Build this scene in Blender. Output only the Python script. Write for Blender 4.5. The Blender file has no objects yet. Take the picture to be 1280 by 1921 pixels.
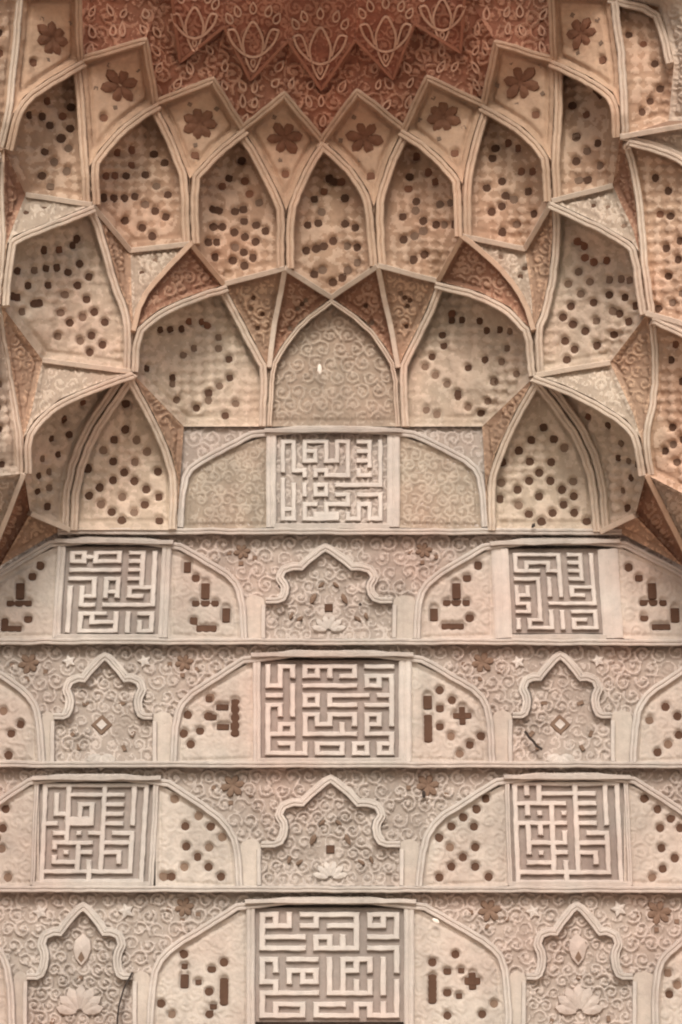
import bpy, bmesh, math, random
import numpy as np
from mathutils import Vector, Matrix

random.seed(7)
rng = np.random.default_rng(11)
scene = bpy.context.scene
COL = scene.collection

# ------------------------------------------------------------------ camera
F_PX, CX, CY = 3500.0, 640.0, 960.5          # focal length and centre, in photograph pixels
PITCH = math.radians(22.0)
CAM_Z = 1.6
cam_data = bpy.data.cameras.new('camera')
cam_data.sensor_fit = 'HORIZONTAL'
cam_data.sensor_width = 36.0
cam_data.lens = F_PX / 1280.0 * 36.0
cam_data.clip_end = 3000
cam_data.dof.use_dof = True                  # an old, slightly soft slide: focused a little short of the wall
cam_data.dof.focus_distance = 10.6
cam_data.dof.aperture_fstop = 5.0
cam = bpy.data.objects.new('camera', cam_data)
cam.location = (0, 0, CAM_Z)
cam.rotation_euler = (math.pi / 2 + PITCH, 0, 0)
COL.objects.link(cam)
scene.camera = cam

# ------------------------------------------------------------------ sky, sun, exposure
SUN_EL, SUN_AZ = math.radians(36), math.radians(-5)     # high in front of the vault, a little to the left
world = bpy.data.worlds.new('World')
scene.world = world
world.use_nodes = True
wn = world.node_tree
sky = wn.nodes.new('ShaderNodeTexSky')
sky.sky_type = 'NISHITA'
sky.sun_disc = False
sky.sun_elevation = SUN_EL
sky.sun_rotation = math.pi - SUN_AZ
sky.dust_density = 3.0
wn.links.new(sky.outputs['Color'], wn.nodes['Background'].inputs['Color'])
wn.nodes['Background'].inputs['Strength'].default_value = 0.15
sun_d = bpy.data.lights.new('sun', 'SUN')
sun_d.energy = 2.2
sun_d.angle = math.radians(20)
sun_d.color = (1.0, 0.965, 0.91)
sun = bpy.data.objects.new('sun', sun_d)
ldir = Vector((-math.sin(SUN_AZ) * math.cos(SUN_EL), math.cos(SUN_AZ) * math.cos(SUN_EL), -math.sin(SUN_EL)))
sun.rotation_euler = ldir.to_track_quat('-Z', 'Y').to_euler()
sun.location = (-3, -8, 14)
COL.objects.link(sun)
scene.view_settings.view_transform = 'Standard'
scene.view_settings.look = 'None'
scene.view_settings.exposure = 0.14
scene.view_settings.gamma = 1.0
scene.cycles.filter_width = 2.0
scene.cycles.max_bounces = 6
scene.cycles.diffuse_bounces = 5

# ------------------------------------------------------------------ geometry of the view: a sight line meets a depth Y or a height H
CP, SP = math.cos(PITCH), math.sin(PITCH)
def W(px, py, Y):
    px = np.asarray(px, float); py = np.asarray(py, float)
    x = (px - CX) / F_PX; v = -(py - CY) / F_PX
    dy = CP - v * SP; dz = SP + v * CP
    t = np.asarray(Y, float) / dy
    return np.stack([t * x, t * dy, CAM_Z + t * dz], -1)
def onH(px, py, H):
    v = -(py - CY) / F_PX
    dy = CP - v * SP; dz = SP + v * CP
    return float(dy / dz * (H - CAM_Z))
def heightof(px, py, Y):
    return float(W(px, py, Y)[2])
CAMP = np.array([0, 0, CAM_Z])

# ------------------------------------------------------------------ materials
def stucco(name, col, var=0.16, tint=(0.72, 0.5, 0.42), bump=0.5, rough=0.92):
    m = bpy.data.materials.new(name); m.use_nodes = True
    nt = m.node_tree; n = nt.nodes; L = nt.links
    b = n['Principled BSDF']; b.inputs['Roughness'].default_value = rough
    b.inputs['Specular IOR Level'].default_value = 0.15
    g = n.new('ShaderNodeNewGeometry')
    oi = n.new('ShaderNodeObjectInfo')
    def noise(scale, detail, ro=0.6):
        t = n.new('ShaderNodeTexNoise'); t.inputs['Scale'].default_value = scale
        t.inputs['Detail'].default_value = detail; t.inputs['Roughness'].default_value = ro
        L.new(g.outputs['Position'], t.inputs['Vector']); return t
    n1 = noise(2.3, 4); n2 = noise(17, 5, 0.7); n3 = noise(1.1, 3); n4 = noise(90, 3)
    def ramp(src, lo, hi, c0, c1):
        r = n.new('ShaderNodeMapRange'); r.inputs[1].default_value = lo; r.inputs[2].default_value = hi
        r.inputs[3].default_value = c0; r.inputs[4].default_value = c1
        L.new(src, r.inputs[0]); return r.outputs[0]
    f1 = ramp(n1.outputs['Fac'], 0.3, 0.7, 1 - var, 1 + var * 0.6)
    f2 = ramp(n2.outputs['Fac'], 0.3, 0.7, 1 - var * 0.9, 1 + var * 0.5)
    f3 = ramp(oi.outputs['Random'], 0, 1, 0.95, 1.05)
    mp = n.new('ShaderNodeMapping'); mp.inputs['Scale'].default_value = (9, 9, 0.7); L.new(g.outputs['Position'], mp.inputs['Vector'])
    n5 = n.new('ShaderNodeTexNoise'); n5.inputs['Scale'].default_value = 1.0; n5.inputs['Detail'].default_value = 4; L.new(mp.outputs[0], n5.inputs['Vector'])
    f5 = ramp(n5.outputs['Fac'], 0.35, 0.62, 1 - var * 0.7, 1.0)
    m0 = n.new('ShaderNodeMath'); m0.operation = 'MULTIPLY'; L.new(f1, m0.inputs[0]); L.new(f5, m0.inputs[1]); f1 = m0.outputs[0]
    mu = n.new('ShaderNodeMath'); mu.operation = 'MULTIPLY'; L.new(f1, mu.inputs[0]); L.new(f2, mu.inputs[1])
    mu2 = n.new('ShaderNodeMath'); mu2.operation = 'MULTIPLY'; L.new(mu.outputs[0], mu2.inputs[0]); L.new(f3, mu2.inputs[1])
    mx = n.new('ShaderNodeMix'); mx.data_type = 'RGBA'
    mx.inputs['A'].default_value = (*col, 1)
    mx.inputs['B'].default_value = (col[0] * tint[0] / 0.62, col[1] * tint[1] / 0.56, col[2] * tint[2] / 0.5, 1)
    L.new(ramp(n3.outputs['Fac'], 0.42, 0.75, 0, 0.55), mx.inputs['Factor'])
    vm = n.new('ShaderNodeVectorMath'); vm.operation = 'SCALE'
    L.new(mx.outputs['Result'], vm.inputs[0]); L.new(mu2.outputs[0], vm.inputs['Scale'])
    L.new(vm.outputs[0], b.inputs['Base Color'])
    bp = n.new('ShaderNodeBump'); bp.inputs['Strength'].default_value = bump; bp.inputs['Distance'].default_value = 0.006
    ad = n.new('ShaderNodeMath'); ad.operation = 'ADD'
    L.new(n2.outputs['Fac'], ad.inputs[0]); L.new(n4.outputs['Fac'], ad.inputs[1])
    L.new(ad.outputs[0], bp.inputs['Height']); L.new(bp.outputs[0], b.inputs['Normal'])
    return m
M = {
    'pale':  stucco('pale_stucco', (0.515, 0.447, 0.395)),
    'plain': stucco('plain_stucco', (0.505, 0.445, 0.385)),
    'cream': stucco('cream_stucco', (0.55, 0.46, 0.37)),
    'creamp': stucco('cream_plain_stucco', (0.565, 0.465, 0.37)),
    'cream_g': stucco('cream_recess_shade', (0.40, 0.325, 0.255)),
    'ribc': stucco('cream_smooth_stucco', (0.565, 0.47, 0.38), var=0.14),
    'rib':   stucco('smooth_stucco', (0.535, 0.485, 0.435), var=0.14),
    'tan':   stucco('tan_stucco', (0.43, 0.365, 0.295)),
    'ochre': stucco('shaded_stucco', (0.38, 0.24, 0.165)),  # shade of the overhanging faces put into the colour
    'crown': stucco('crown_stucco', (0.53, 0.30, 0.205)),
    'pale_g': stucco('pale_recess_shade', (0.37, 0.315, 0.27)),  # darker copies: shade of the carved hollows painted into the colour
    'warm_g': stucco('warm_recess_shade', (0.34, 0.23, 0.16)),
    'tan_g':  stucco('tan_recess_shade', (0.33, 0.27, 0.21)),
    'ochre_g': stucco('shaded_recess', (0.27, 0.15, 0.10)),
    'crown_g': stucco('crown_recess_shade', (0.34, 0.16, 0.105)),
    'lace':  stucco('lace_stucco', (0.60, 0.385, 0.28), var=0.14),
    'warm':  stucco('warm_stucco', (0.50, 0.345, 0.24)),
    'warmp': stucco('warm_plain_stucco', (0.575, 0.425, 0.315)),
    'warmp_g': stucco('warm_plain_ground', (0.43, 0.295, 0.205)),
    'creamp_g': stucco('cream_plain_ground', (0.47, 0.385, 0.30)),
    'ribw':  stucco('warm_smooth_stucco', (0.54, 0.395, 0.29), var=0.14),
    'red':   stucco('red_stucco', (0.47, 0.235, 0.16)),
    'red_g': stucco('red_recess_shade', (0.33, 0.14, 0.095)),
    'ribr':  stucco('red_relief_stucco', (0.44, 0.19, 0.13)),
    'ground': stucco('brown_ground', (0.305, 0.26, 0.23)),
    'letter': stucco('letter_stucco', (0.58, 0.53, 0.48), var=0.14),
    'plug':  stucco('brown_plug', (0.105, 0.06, 0.04)),
    'plug2': stucco('faded_plug', (0.21, 0.145, 0.105)),
    'plugr': stucco('red_plug', (0.20, 0.10, 0.062)),
    'chip':  stucco('white_chip', (0.82, 0.76, 0.68), var=0.05),
    'crack': stucco('crack_dark', (0.05, 0.04, 0.035)),
    'floor': stucco('courtyard_paving', (0.62, 0.53, 0.43)),
    'brick': stucco('brick_wall', (0.38, 0.25, 0.17)),
}

# ------------------------------------------------------------------ object helpers
def mesh_obj(name, verts, faces, mat, parent=None, smooth=True):
    me = bpy.data.meshes.new(name)
    me.from_pydata([tuple(v) for v in verts], [], [tuple(f) for f in faces])
    me.materials.append(M[mat])
    if smooth:
        me.polygons.foreach_set('use_smooth', [True] * len(me.polygons))
    me.update()
    o = bpy.data.objects.new(name, me); COL.objects.link(o)
    if parent is not None:
        o.parent = parent
        if parent.type == 'EMPTY': o.matrix_parent_inverse = Matrix.Translation(-parent.location)
    return o
def thing(name, label, cat, at, group=None):
    o = bpy.data.objects.new(name, None); COL.objects.link(o)
    o.empty_display_size = 0.1
    o.location = tuple(W(*at))
    o['label'] = label; o['category'] = cat
    if group: o['group'] = group
    return o
def tag(o, label, cat, group=None):
    o['label'] = label; o['category'] = cat
    if group: o['group'] = group
    return o

def resample(pts, step, closed=False):
    pts = np.asarray(pts, float)
    if closed: pts = np.vstack([pts, pts[:1]])
    out = []
    for a, b in zip(pts[:-1], pts[1:]):
        n = max(1, int(math.ceil(np.linalg.norm((b - a)[:2]) / step)))
        for k in range(n): out.append(a + (b - a) * k / n)
    if not closed: out.append(pts[-1])
    return np.array(out)
def smooth_line(pts, n=2):
    pts = np.asarray(pts, float)
    for _ in range(n):
        q = [pts[0]]
        for a, b in zip(pts[:-1], pts[1:]):
            q += [a * .75 + b * .25, a * .25 + b * .75]
        q.append(pts[-1]); pts = np.array(q)
    return pts

def inside(poly, X, Yy):
    c = np.zeros(X.shape, bool)
    x1, y1 = poly[:, 0], poly[:, 1]; x2, y2 = np.roll(x1, -1), np.roll(y1, -1)
    for a, b, c2, d in zip(x1, y1, x2, y2):
        if b == d: continue
        cond = ((b > Yy) != (d > Yy)) & (X < (c2 - a) * (Yy - b) / (d - b) + a)
        c ^= cond
    return c
def nearest(poly, X, Yy):
    """distance to the outline, nearest point on it and its depth"""
    best = np.full(X.shape, 1e9); bx = X.copy(); by = Yy.copy(); bz = np.zeros(X.shape)
    P2 = np.roll(poly, -1, 0)
    for a, b in zip(poly, P2):
        d = b[:2] - a[:2]; L = d @ d
        if L < 1e-9: continue
        t = np.clip(((X - a[0]) * d[0] + (Yy - a[1]) * d[1]) / L, 0, 1)
        qx = a[0] + t * d[0]; qy = a[1] + t * d[1]
        dd = np.hypot(X - qx, Yy - qy); m = dd < best
        best[m] = dd[m]; bx[m] = qx[m]; by[m] = qy[m]; bz[m] = (a[2] + t * (b[2] - a[2]))[m]
    return best, bx, by, bz
def mvc(poly, X, Yy):
    sx = poly[None, :, 0] - X[:, None]; sy = poly[None, :, 1] - Yy[:, None]
    r = np.maximum(np.hypot(sx, sy), 1e-9)
    sx2, sy2, r2 = np.roll(sx, -1, 1), np.roll(sy, -1, 1), np.roll(r, -1, 1)
    A = sx * sy2 - sy * sx2; D = sx * sx2 + sy * sy2
    tn = A / np.maximum(r * r2 + D, 1e-9)
    w = (tn + np.roll(tn, 1, 1)) / r
    s = w.sum(1); s = np.where(np.abs(s) < 1e-12, 1e-12, s)
    return (w * poly[None, :, 2]).sum(1) / s

class Surf:
    """a plaster surface stretched over a closed outline of (px, py, Y)"""
    def __init__(self, outline, bulge=0.0, flat=False, hood=False):
        self.poly = resample(outline, 9, True); self.bulge = bulge; self.flat = flat; self.hood = hood
        lo, hi = self.poly[:, :2].min(0), self.poly[:, :2].max(0)
        gx, gy = np.meshgrid(np.linspace(lo[0], hi[0], 40), np.linspace(lo[1], hi[1], 40))
        gx, gy = gx.ravel(), gy.ravel()
        d = nearest(self.poly, gx, gy)[0]; d[~inside(self.poly, gx, gy)] = 0
        self.dmax = max(d.max(), 1.0); self.lo, self.hi = lo, hi
    def depth(self, X, Yy, d=None):
        z = np.full(X.shape, self.poly[0, 2]) if self.flat else mvc(self.poly, X, Yy)
        if self.bulge:
            if d is None: d = nearest(self.poly, X, Yy)[0]
            t = np.clip(d / self.dmax, 0, 1)
            b = self.bulge * np.sqrt(np.clip(1 - (1 - t) ** 2, 0, 1))
            if self.hood:            # hollowed most under the tip, almost straight at the foot
                up = np.clip((self.hi[1] - Yy) / (self.hi[1] - self.lo[1]), 0, 1)
                b = b * (.35 + 1.15 * up)
            z = z + b
        return z
    def at(self, px, py, lift=0.0):
        X = np.array([px, px + 3, px - 3, px, px], float); Yy = np.array([py, py, py, py + 3, py - 3], float)
        P = W(X, Yy, self.depth(X, Yy))
        n = np.cross(P[1] - P[2], P[3] - P[4]); n /= np.linalg.norm(n) + 1e-12
        if n @ (CAMP - P[0]) < 0: n = -n
        return P[0] + n * lift, n
    def has(self, px, py, margin=3):
        X = np.array([float(px)]); Yy = np.array([float(py)])
        return bool(inside(self.poly, X, Yy)[0]) and nearest(self.poly, X, Yy)[0][0] > margin
    def build(self, name, mat, parent, step=3.0, relief=None, pits=(), psize=6.0, pdepth=.03):
        poly = self.poly; lo, hi = self.lo - step, self.hi + step
        xs = np.arange(lo[0], hi[0] + step, step); ys = np.arange(lo[1], hi[1] + step, step)
        gx, gy = np.meshgrid(xs, ys); sh = gx.shape
        fx, fy = gx.ravel(), gy.ravel()
        ins = inside(poly, fx, fy)
        I = ins.reshape(sh)
        q = I[:-1, :-1] | I[1:, :-1] | I[:-1, 1:] | I[1:, 1:]
        idx = np.arange(fx.size).reshape(sh)
        quads = np.stack([idx[:-1, :-1][q], idx[1:, :-1][q], idx[1:, 1:][q], idx[:-1, 1:][q]], -1)
        used = np.zeros(fx.size, bool); used[quads.ravel()] = True
        re = -np.ones(fx.size, int); re[used] = np.arange(used.sum())
        quads = re[quads]
        X, Yy, In = fx[used], fy[used], ins[used]
        d, bx, by, bz = nearest(poly, X, Yy)
        X = np.where(In, X, bx); Yy = np.where(In, Yy, by); d = np.where(In, d, 0)
        near = d < 0.4
        z = np.where(near, bz, 0.0)
        f = ~near
        if f.any(): z[f] = self.depth(X[f], Yy[f], d[f])
        P = W(X, Yy, z)
        h = 0.0025 * fbm(X, Yy, 40) * np.clip(d / 6, 0, 1)
        rel = relief(X, Yy, d) if relief is not None else np.zeros(X.shape)
        h = h + rel * np.clip(d / 8, 0, 1)
        for (qx, qy) in pits:
            if abs(qx - (lo[0] + hi[0]) / 2) > (hi[0] - lo[0]) or not self.has(qx, qy, 4): continue
            r2 = (X - qx) ** 2 + (Yy - qy) ** 2; m = r2 < (psize * 3) ** 2
            gq = np.exp(-(r2[m] / (psize * 1.3) ** 2) ** 3)
            h[m] = h[m] * (1 - gq) - pdepth * gq
        N = np.zeros_like(P)
        fn = np.cross(P[quads[:, 2]] - P[quads[:, 0]], P[quads[:, 3]] - P[quads[:, 1]])
        for k in range(4): np.add.at(N, quads[:, k], fn)
        N /= np.linalg.norm(N, axis=1)[:, None] + 1e-12
        s = np.einsum('ij,ij->i', N, CAMP - P) < 0; N[s] *= -1
        P = P + N * h[:, None]
        o = mesh_obj(name, P, quads, mat, parent)
        if hasattr(relief, 'amp') and mat + '_g' in M:      # low faces take a darker copy: recess shade put into the colour
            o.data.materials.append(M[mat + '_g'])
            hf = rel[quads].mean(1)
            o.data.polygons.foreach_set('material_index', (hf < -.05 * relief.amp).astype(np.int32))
        return o

_tab = rng.random((64, 64))
def vnoise(x, y):
    xi = np.floor(x).astype(int); yi = np.floor(y).astype(int); fx = x - xi; fy = y - yi
    fx = fx * fx * (3 - 2 * fx); fy = fy * fy * (3 - 2 * fy)
    g = lambda a, b: _tab[a % 64, b % 64]
    return (g(xi, yi) * (1 - fx) + g(xi + 1, yi) * fx) * (1 - fy) + (g(xi, yi + 1) * (1 - fx) + g(xi + 1, yi + 1) * fx) * fy
def fbm(x, y, s):
    return sum((vnoise(x / s * 2 ** k + 7 * k, y / s * 2 ** k + 3 * k) - .5) * .6 ** k for k in range(4)) * 2

def scroll(amp=0.012, cell=30.0, pitch=9.0, seed=0):
    """carved vine scrolls: curling stems with leaf lobes"""
    def f(X, Yy, d):
        X = X + 3.5 * fbm(X + 90, Yy, 40); Yy = Yy + 3.5 * fbm(X, Yy + 70, 40)
        ix = np.floor(X / cell); iy = np.floor(Yy / cell)
        best = np.full(X.shape, 1e9); bdx = np.zeros(X.shape); bdy = np.zeros(X.shape); bs = np.zeros(X.shape)
        for ox in (-1, 0, 1):
            for oy in (-1, 0, 1):
                cx, cy = ix + ox, iy + oy
                a = _tab[(cx.astype(int) * 7 + seed) % 64, (cy.astype(int) * 5 + 3) % 64]
                b = _tab[(cx.astype(int) * 3 + 11) % 64, (cy.astype(int) * 9 + seed) % 64]
                dx = X - (cx + .25 + .5 * a) * cell; dy = Yy - (cy + .25 + .5 * b) * cell
                r = np.hypot(dx, dy); m = r < best
                best[m] = r[m]; bdx[m] = dx[m]; bdy[m] = dy[m]; bs[m] = np.where(a > .5, 1, -1)[m] + 0.001 * b[m]
        th = np.arctan2(bdy, bdx) / (2 * np.pi)
        sg = np.sign(bs)
        ph = best / pitch - sg * th + bs * 300
        band = .5 + .5 * np.cos(2 * np.pi * ph)
        lob = .5 + .5 * np.cos(2 * np.pi * (th * 5 + ph))
        h = np.clip(band * 1.6 - .45, 0, 1) * (.65 + .35 * lob)
        h = np.maximum(h, np.clip(1 - best / (pitch * .45), 0, 1))
        h = h * h * (3 - 2 * h)
        return amp * (h - .35) * (.85 + .4 * fbm(X, Yy, 60)) + amp * .18 * fbm(X, Yy, 13)
    f.amp = amp
    return f

def arabesque(amp=0.018, R=22.0, seed=0):
    """carved arabesque: curling stems that end in a flower, with leaves along them and small leaves between"""
    def f(X, Yy, d):
        rr = random.Random(seed * 17 + 5)
        h = np.zeros(X.shape)
        x0, x1, y0, y1 = X.min(), X.max(), Yy.min(), Yy.max()
        ss = lambda t: np.clip(t, 0, 1) ** 2 * (3 - 2 * np.clip(t, 0, 1))
        order = np.argsort(X); Xs = X[order]
        row = 0; cy = y0 - R * .3
        def near(cx, cy, r):
            lo, hi = np.searchsorted(Xs, (cx - r, cx + r)); ix = order[lo:hi]
            return ix[np.abs(Yy[ix] - cy) < r]
        def leaf(cx, cy, a, l, w):
            ix = near(cx, cy, l)
            if not len(ix): return
            dx, dy = X[ix] - cx, Yy[ix] - cy
            u = (dx * math.cos(a) + dy * math.sin(a)) / l + .5; v = np.abs(-dx * math.sin(a) + dy * math.cos(a)) / w
            prof = np.where((u > 0) & (u < 1), np.sin(np.pi * np.clip(u, 0, 1) ** .7), 0)
            t = ss((prof - v) * 2.2) * (1 - .35 * np.exp(-(v * 3.2) ** 2))
            h[ix] = np.maximum(h[ix], t)
        while cy < y1 + R:
            cx = x0 - R + (row % 2) * R * .95
            while cx < x1 + R:
                px, py = cx + rr.uniform(-.18, .18) * R, cy + rr.uniform(-.18, .18) * R
                sg = 1 if (rr.random() < .5) else -1; ph0 = rr.uniform(0, 6.28); turns = rr.uniform(1.15, 1.5); r0 = R * rr.uniform(.85, 1.05)
                ix = near(px, py, R * 1.15)
                if len(ix):
                    dx, dy = X[ix] - px, Yy[ix] - py
                    r = np.hypot(dx, dy); th = (sg * np.arctan2(dy, dx) - ph0) % (2 * np.pi)
                    for k in range(2):
                        ph = th + 2 * np.pi * k; fr = ph / (2 * np.pi * turns)
                        rs = r0 * (1 - .78 * fr)
                        t = ss(1.5 - np.abs(r - rs) / (1.35 + .5 * (1 - fr))) * (fr < 1)
                        h[ix] = np.maximum(h[ix], t)
                    ang = np.arctan2(dy, dx)
                    fl = R * .27 * (.72 + .28 * np.cos(5 * ang + ph0))
                    t = ss((fl - r) / 1.6 + .6) * (1 - .55 * np.exp(-(r / (R * .07)) ** 2))
                    h[ix] = np.maximum(h[ix], t)
                for k in range(7):
                    fr = (k + rr.uniform(.2, .8)) / 8; ph = fr * 2 * np.pi * turns; rs = r0 * (1 - .78 * fr)
                    a = sg * (ph + ph0); out = 1 if k % 2 else -1
                    q = rs + out * R * .17
                    leaf(px + q * math.cos(a), py + q * math.sin(a), a + sg * (1.57 - out * .7), R * rr.uniform(.36, .5), R * rr.uniform(.11, .16))
                cx += R * 1.9
            cy += R * 1.62; row += 1
        wear = .8 + .45 * fbm(X, Yy, 50)
        return amp * (h * np.clip(wear, .35, 1.1) - .38) + amp * .14 * fbm(X, Yy, 12)
    f.amp = amp
    return f
def diaper(amp=.0075, pitch=43.0, slant=1.0):
    """diagonal checker of raised lozenges, worn unevenly"""
    def f(X, Yy, d):
        u = (X + slant * Yy * 1.15) / pitch + .12 * fbm(X, Yy, 60); v = (X - slant * Yy * 1.15) / pitch + .12 * fbm(X + 50, Yy, 60)
        q = np.sin(np.pi * u * 2) * np.sin(np.pi * v * 2)
        mask = np.clip(.55 + 1.6 * fbm(X + 31, Yy, 70), 0, 1)
        return amp * np.tanh(q * 3) * mask + amp * .45 * fbm(X, Yy, 11) + amp * .5 * fbm(X, Yy + 9, 30)
    f.amp = amp
    return f
def edged(f, at, depth=.014, wide=3.2):
    """the carver's groove that runs along the inside of a moulding"""
    g = lambda X, Yy, d: f(X, Yy, d) - depth * np.exp(-((d - at) / wide) ** 2)
    if hasattr(f, 'amp'): g.amp = f.amp
    return g
def rib(name, line, width, height, mat, parent, sink=0.03, smooth=1, jitter=0.5, groove=0.0):
    """a moulding swept along a line of (px, py, Y); width in pixels of the photograph at that depth"""
    pts = smooth_line(line, smooth) if smooth else np.asarray(line, float)
    pts = resample(pts, 7)
    ph = random.random() * 40
    k = np.arange(len(pts))
    pts[:, 0] += jitter * fbm(k + ph, k * 0 + ph, 6); pts[:, 1] += jitter * fbm(k * 0 + ph, k + ph, 6)
    P = W(pts[:, 0], pts[:, 1], pts[:, 2])
    T = np.gradient(P, axis=0); T /= np.linalg.norm(T, axis=1)[:, None] + 1e-12
    D = CAMP - P; dist = np.linalg.norm(D, axis=1); D /= dist[:, None]
    N = D - (D * T).sum(1)[:, None] * T; N /= np.linalg.norm(N, axis=1)[:, None]
    S = np.cross(T, N)
    w = width * dist / F_PX / 2
    if groove:
        prof = [(-1, -sink), (-1, height * .6), (-.75, height), (-.25, height), (0, height - groove), (.25, height), (.75, height), (1, height * .6), (1, -sink)]
    else:
        prof = [(-1.04, -sink), (-1, height * .7), (-.8, height), (.8, height), (1, height * .7), (1.04, -sink)]
    m = len(prof); V = []; hj = 1 + .12 * fbm(k * 1.0 + ph, k * 0, 5)
    for i in range(len(P)):
        for a, b in prof: V.append(P[i] + S[i] * a * w[i] + N[i] * b * (hj[i] if b > 0 else 1))
    Fc = []
    for i in range(len(P) - 1):
        for j in range(m - 1):
            Fc.append((i * m + j, i * m + j + 1, (i + 1) * m + j + 1, (i + 1) * m + j))
    Fc.append(tuple(range(m))); Fc.append(tuple((len(P) - 1) * m + j for j in reversed(range(m))))
    o = mesh_obj(name, V, Fc, mat, parent)
    o.data.set_sharp_from_angle(angle=math.radians(25))
    return o

def offset_line(line, off, poly):
    line = np.asarray(line, float); l = resample(line, 8)
    t = np.gradient(l[:, :2], axis=0); t /= np.linalg.norm(t, axis=1)[:, None] + 1e-9
    n = np.stack([-t[:, 1], t[:, 0]], -1)
    mid = len(l) // 3
    p = l[mid, :2] + n[mid] * 6
    if not inside(np.asarray(poly, float), p[:1].copy(), p[1:].copy())[0]: n = -n
    # even out the normals so that corners stay clean
    n2 = n.copy()
    for i in range(len(l)):
        a = n[max(0, i - 1):i + 2].mean(0); n2[i] = a / (np.linalg.norm(a) + 1e-9)
    l[:, :2] += n2 * off
    return l

# shared small pieces ------------------------------------------------------------
def dish_mesh(name, mat, sides=8, sq=0.0):
    V = []; Fc = []
    rings = [(1.12, -.3), (1.0, .1), (.55, .04)]
    for r, z in rings:
        for k in range(sides):
            a = 2 * math.pi * k / sides
            rr = r * (1.0 if sq else .88 / max(abs(math.cos(a)), abs(math.sin(a))) ** .95)
            V.append((rr * math.cos(a), rr * math.sin(a), z))
    V.append((0, 0, .0))
    for i in range(2):
        for k in range(sides):
            Fc.append((i * sides + k, i * sides + (k + 1) % sides, (i + 1) * sides + (k + 1) % sides, (i + 1) * sides + k))
    for k in range(sides): Fc.append((2 * sides + k, 2 * sides + (k + 1) % sides, 3 * sides))
    me = bpy.data.meshes.new(name); me.from_pydata(V, [], Fc); me.materials.append(M[mat]); me.update()
    return me
def petal_mesh(name, mat):
    V = [(0.12, 0, .1)]; prof = [(.3, .2), (.55, .3), (.8, .26), (1.0, .0)]
    V += [(x, y, .16) for x, y in prof[:-1]] + [(1, 0, .1)] + [(x, -y, .16) for x, y in reversed(prof[:-1])]
    n = len(V); V += [(x * 1.04, y * 1.25, -.35) for x, y, z in V]; V.append((.55, 0, .34)); c = len(V) - 1
    Fc = [(k, (k + 1) % n, c) for k in range(n)] + [(k, n + k, n + (k + 1) % n, (k + 1) % n) for k in range(n)]
    me = bpy.data.meshes.new(name); me.from_pydata(V, [], Fc); me.materials.append(M[mat]); me.update()
    return me
def star_mesh(name, mat, pts=5):
    V = []
    for k in range(pts * 2):
        r = 1.0 if k % 2 == 0 else .5; a = math.pi * k / pts + math.pi / 2
        V.append((r * math.cos(a), r * math.sin(a), .25))
    n = len(V); V += [(x * 1.1, y * 1.1, -.4) for x, y, z in V]; V.append((0, 0, .5))
    Fc = [(k, (k + 1) % n, 2 * n) for k in range(n)] + [(k, n + k, n + (k + 1) % n, (k + 1) % n) for k in range(n)]
    me = bpy.data.meshes.new(name); me.from_pydata(V, [], Fc); me.materials.append(M[mat]); me.update()
    return me
DISH = {k: dish_mesh('plug', k) for k in ('plug', 'plug2', 'plugr')}
PETAL = {k: petal_mesh('petal', k) for k in ('plug', 'plug2', 'plugr', 'rib', 'ribr', 'ribw', 'pale', 'pale_g', 'letter')}
DISH_L = dish_mesh('boss', 'letter')
STAR = star_mesh('star', 'letter')
def frame(n, roll=0.0):
    n = Vector(n).normalized(); x = Vector((1, 0, 0)); x = (x - n * x.dot(n)).normalized(); y = n.cross(x)
    c, s = math.cos(roll), math.sin(roll)
    return Matrix((x * c + y * s, y * c - x * s, n)).transposed()
def put(name, me, surf, px, py, size, parent, roll=0.0, sx=1.0, sy=1.0, sz=1.0, lift=0.004):
    p, n = surf.at(px, py, lift)
    s = size * np.linalg.norm(p - CAMP) / F_PX / 1.0
    o = bpy.data.objects.new(name, me); COL.objects.link(o)
    mw = Matrix.Translation(Vector(p)) @ frame(n, roll).to_4x4() @ Matrix.Diagonal((s * sx, s * sy, s * sz, 1))
    o.matrix_basis = mw
    if parent is not None:
        o.parent = parent
        if parent.type == 'EMPTY': o.matrix_parent_inverse = Matrix.Translation(-parent.location)
    return o
def bars(surf, parent, lst):
    """sunk bars of the stepped brick-like motifs: centre, half width, half height"""
    for x, y, hw, hh in lst:
        put('inlay_bar', DISH['plug'], surf, x, y, 7, parent, random.uniform(-.03, .03), hw / 7, hh / 7, 1, -.022)
def zm(ox, oy, s, pts): return [(ox + x / s, oy + y / s) for x, y in pts]
def plugs(surf, parent, pts, size=6.0, mats=('plug', 'plug', 'plug2'), red_above=None, margin=4):
    for px, py in pts:
        if not surf.has(px, py, margin): continue
        m = random.choice(mats)
        if red_above is not None and py < red_above: m = random.choice(('plugr', 'plug'))
        put('plug', DISH[m], surf, px, py, size * 1.2 * random.uniform(.88, 1.12), parent, random.uniform(-.25, .25), random.uniform(.88, 1.12), random.uniform(.88, 1.12), 1, -.024)
def rosette(surf, parent, px, py, r, n=6, mat='plugr', roll=0.2, skip=()):
    """petals round a centre, each a piece of its own"""
    p0, nn = surf.at(px, py)
    put('rosette_centre', DISH[mat if mat in DISH else 'plug2'], surf, px, py, r * .34, parent)
    for k in range(n):
        if k in skip: continue
        a = roll + 2 * math.pi * k / n + random.uniform(-.06, .06)
        put('petal', PETAL[mat], surf, px, py, r * random.uniform(1.12, 1.32), parent, a, 1, .85, .5, 0.004)

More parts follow.
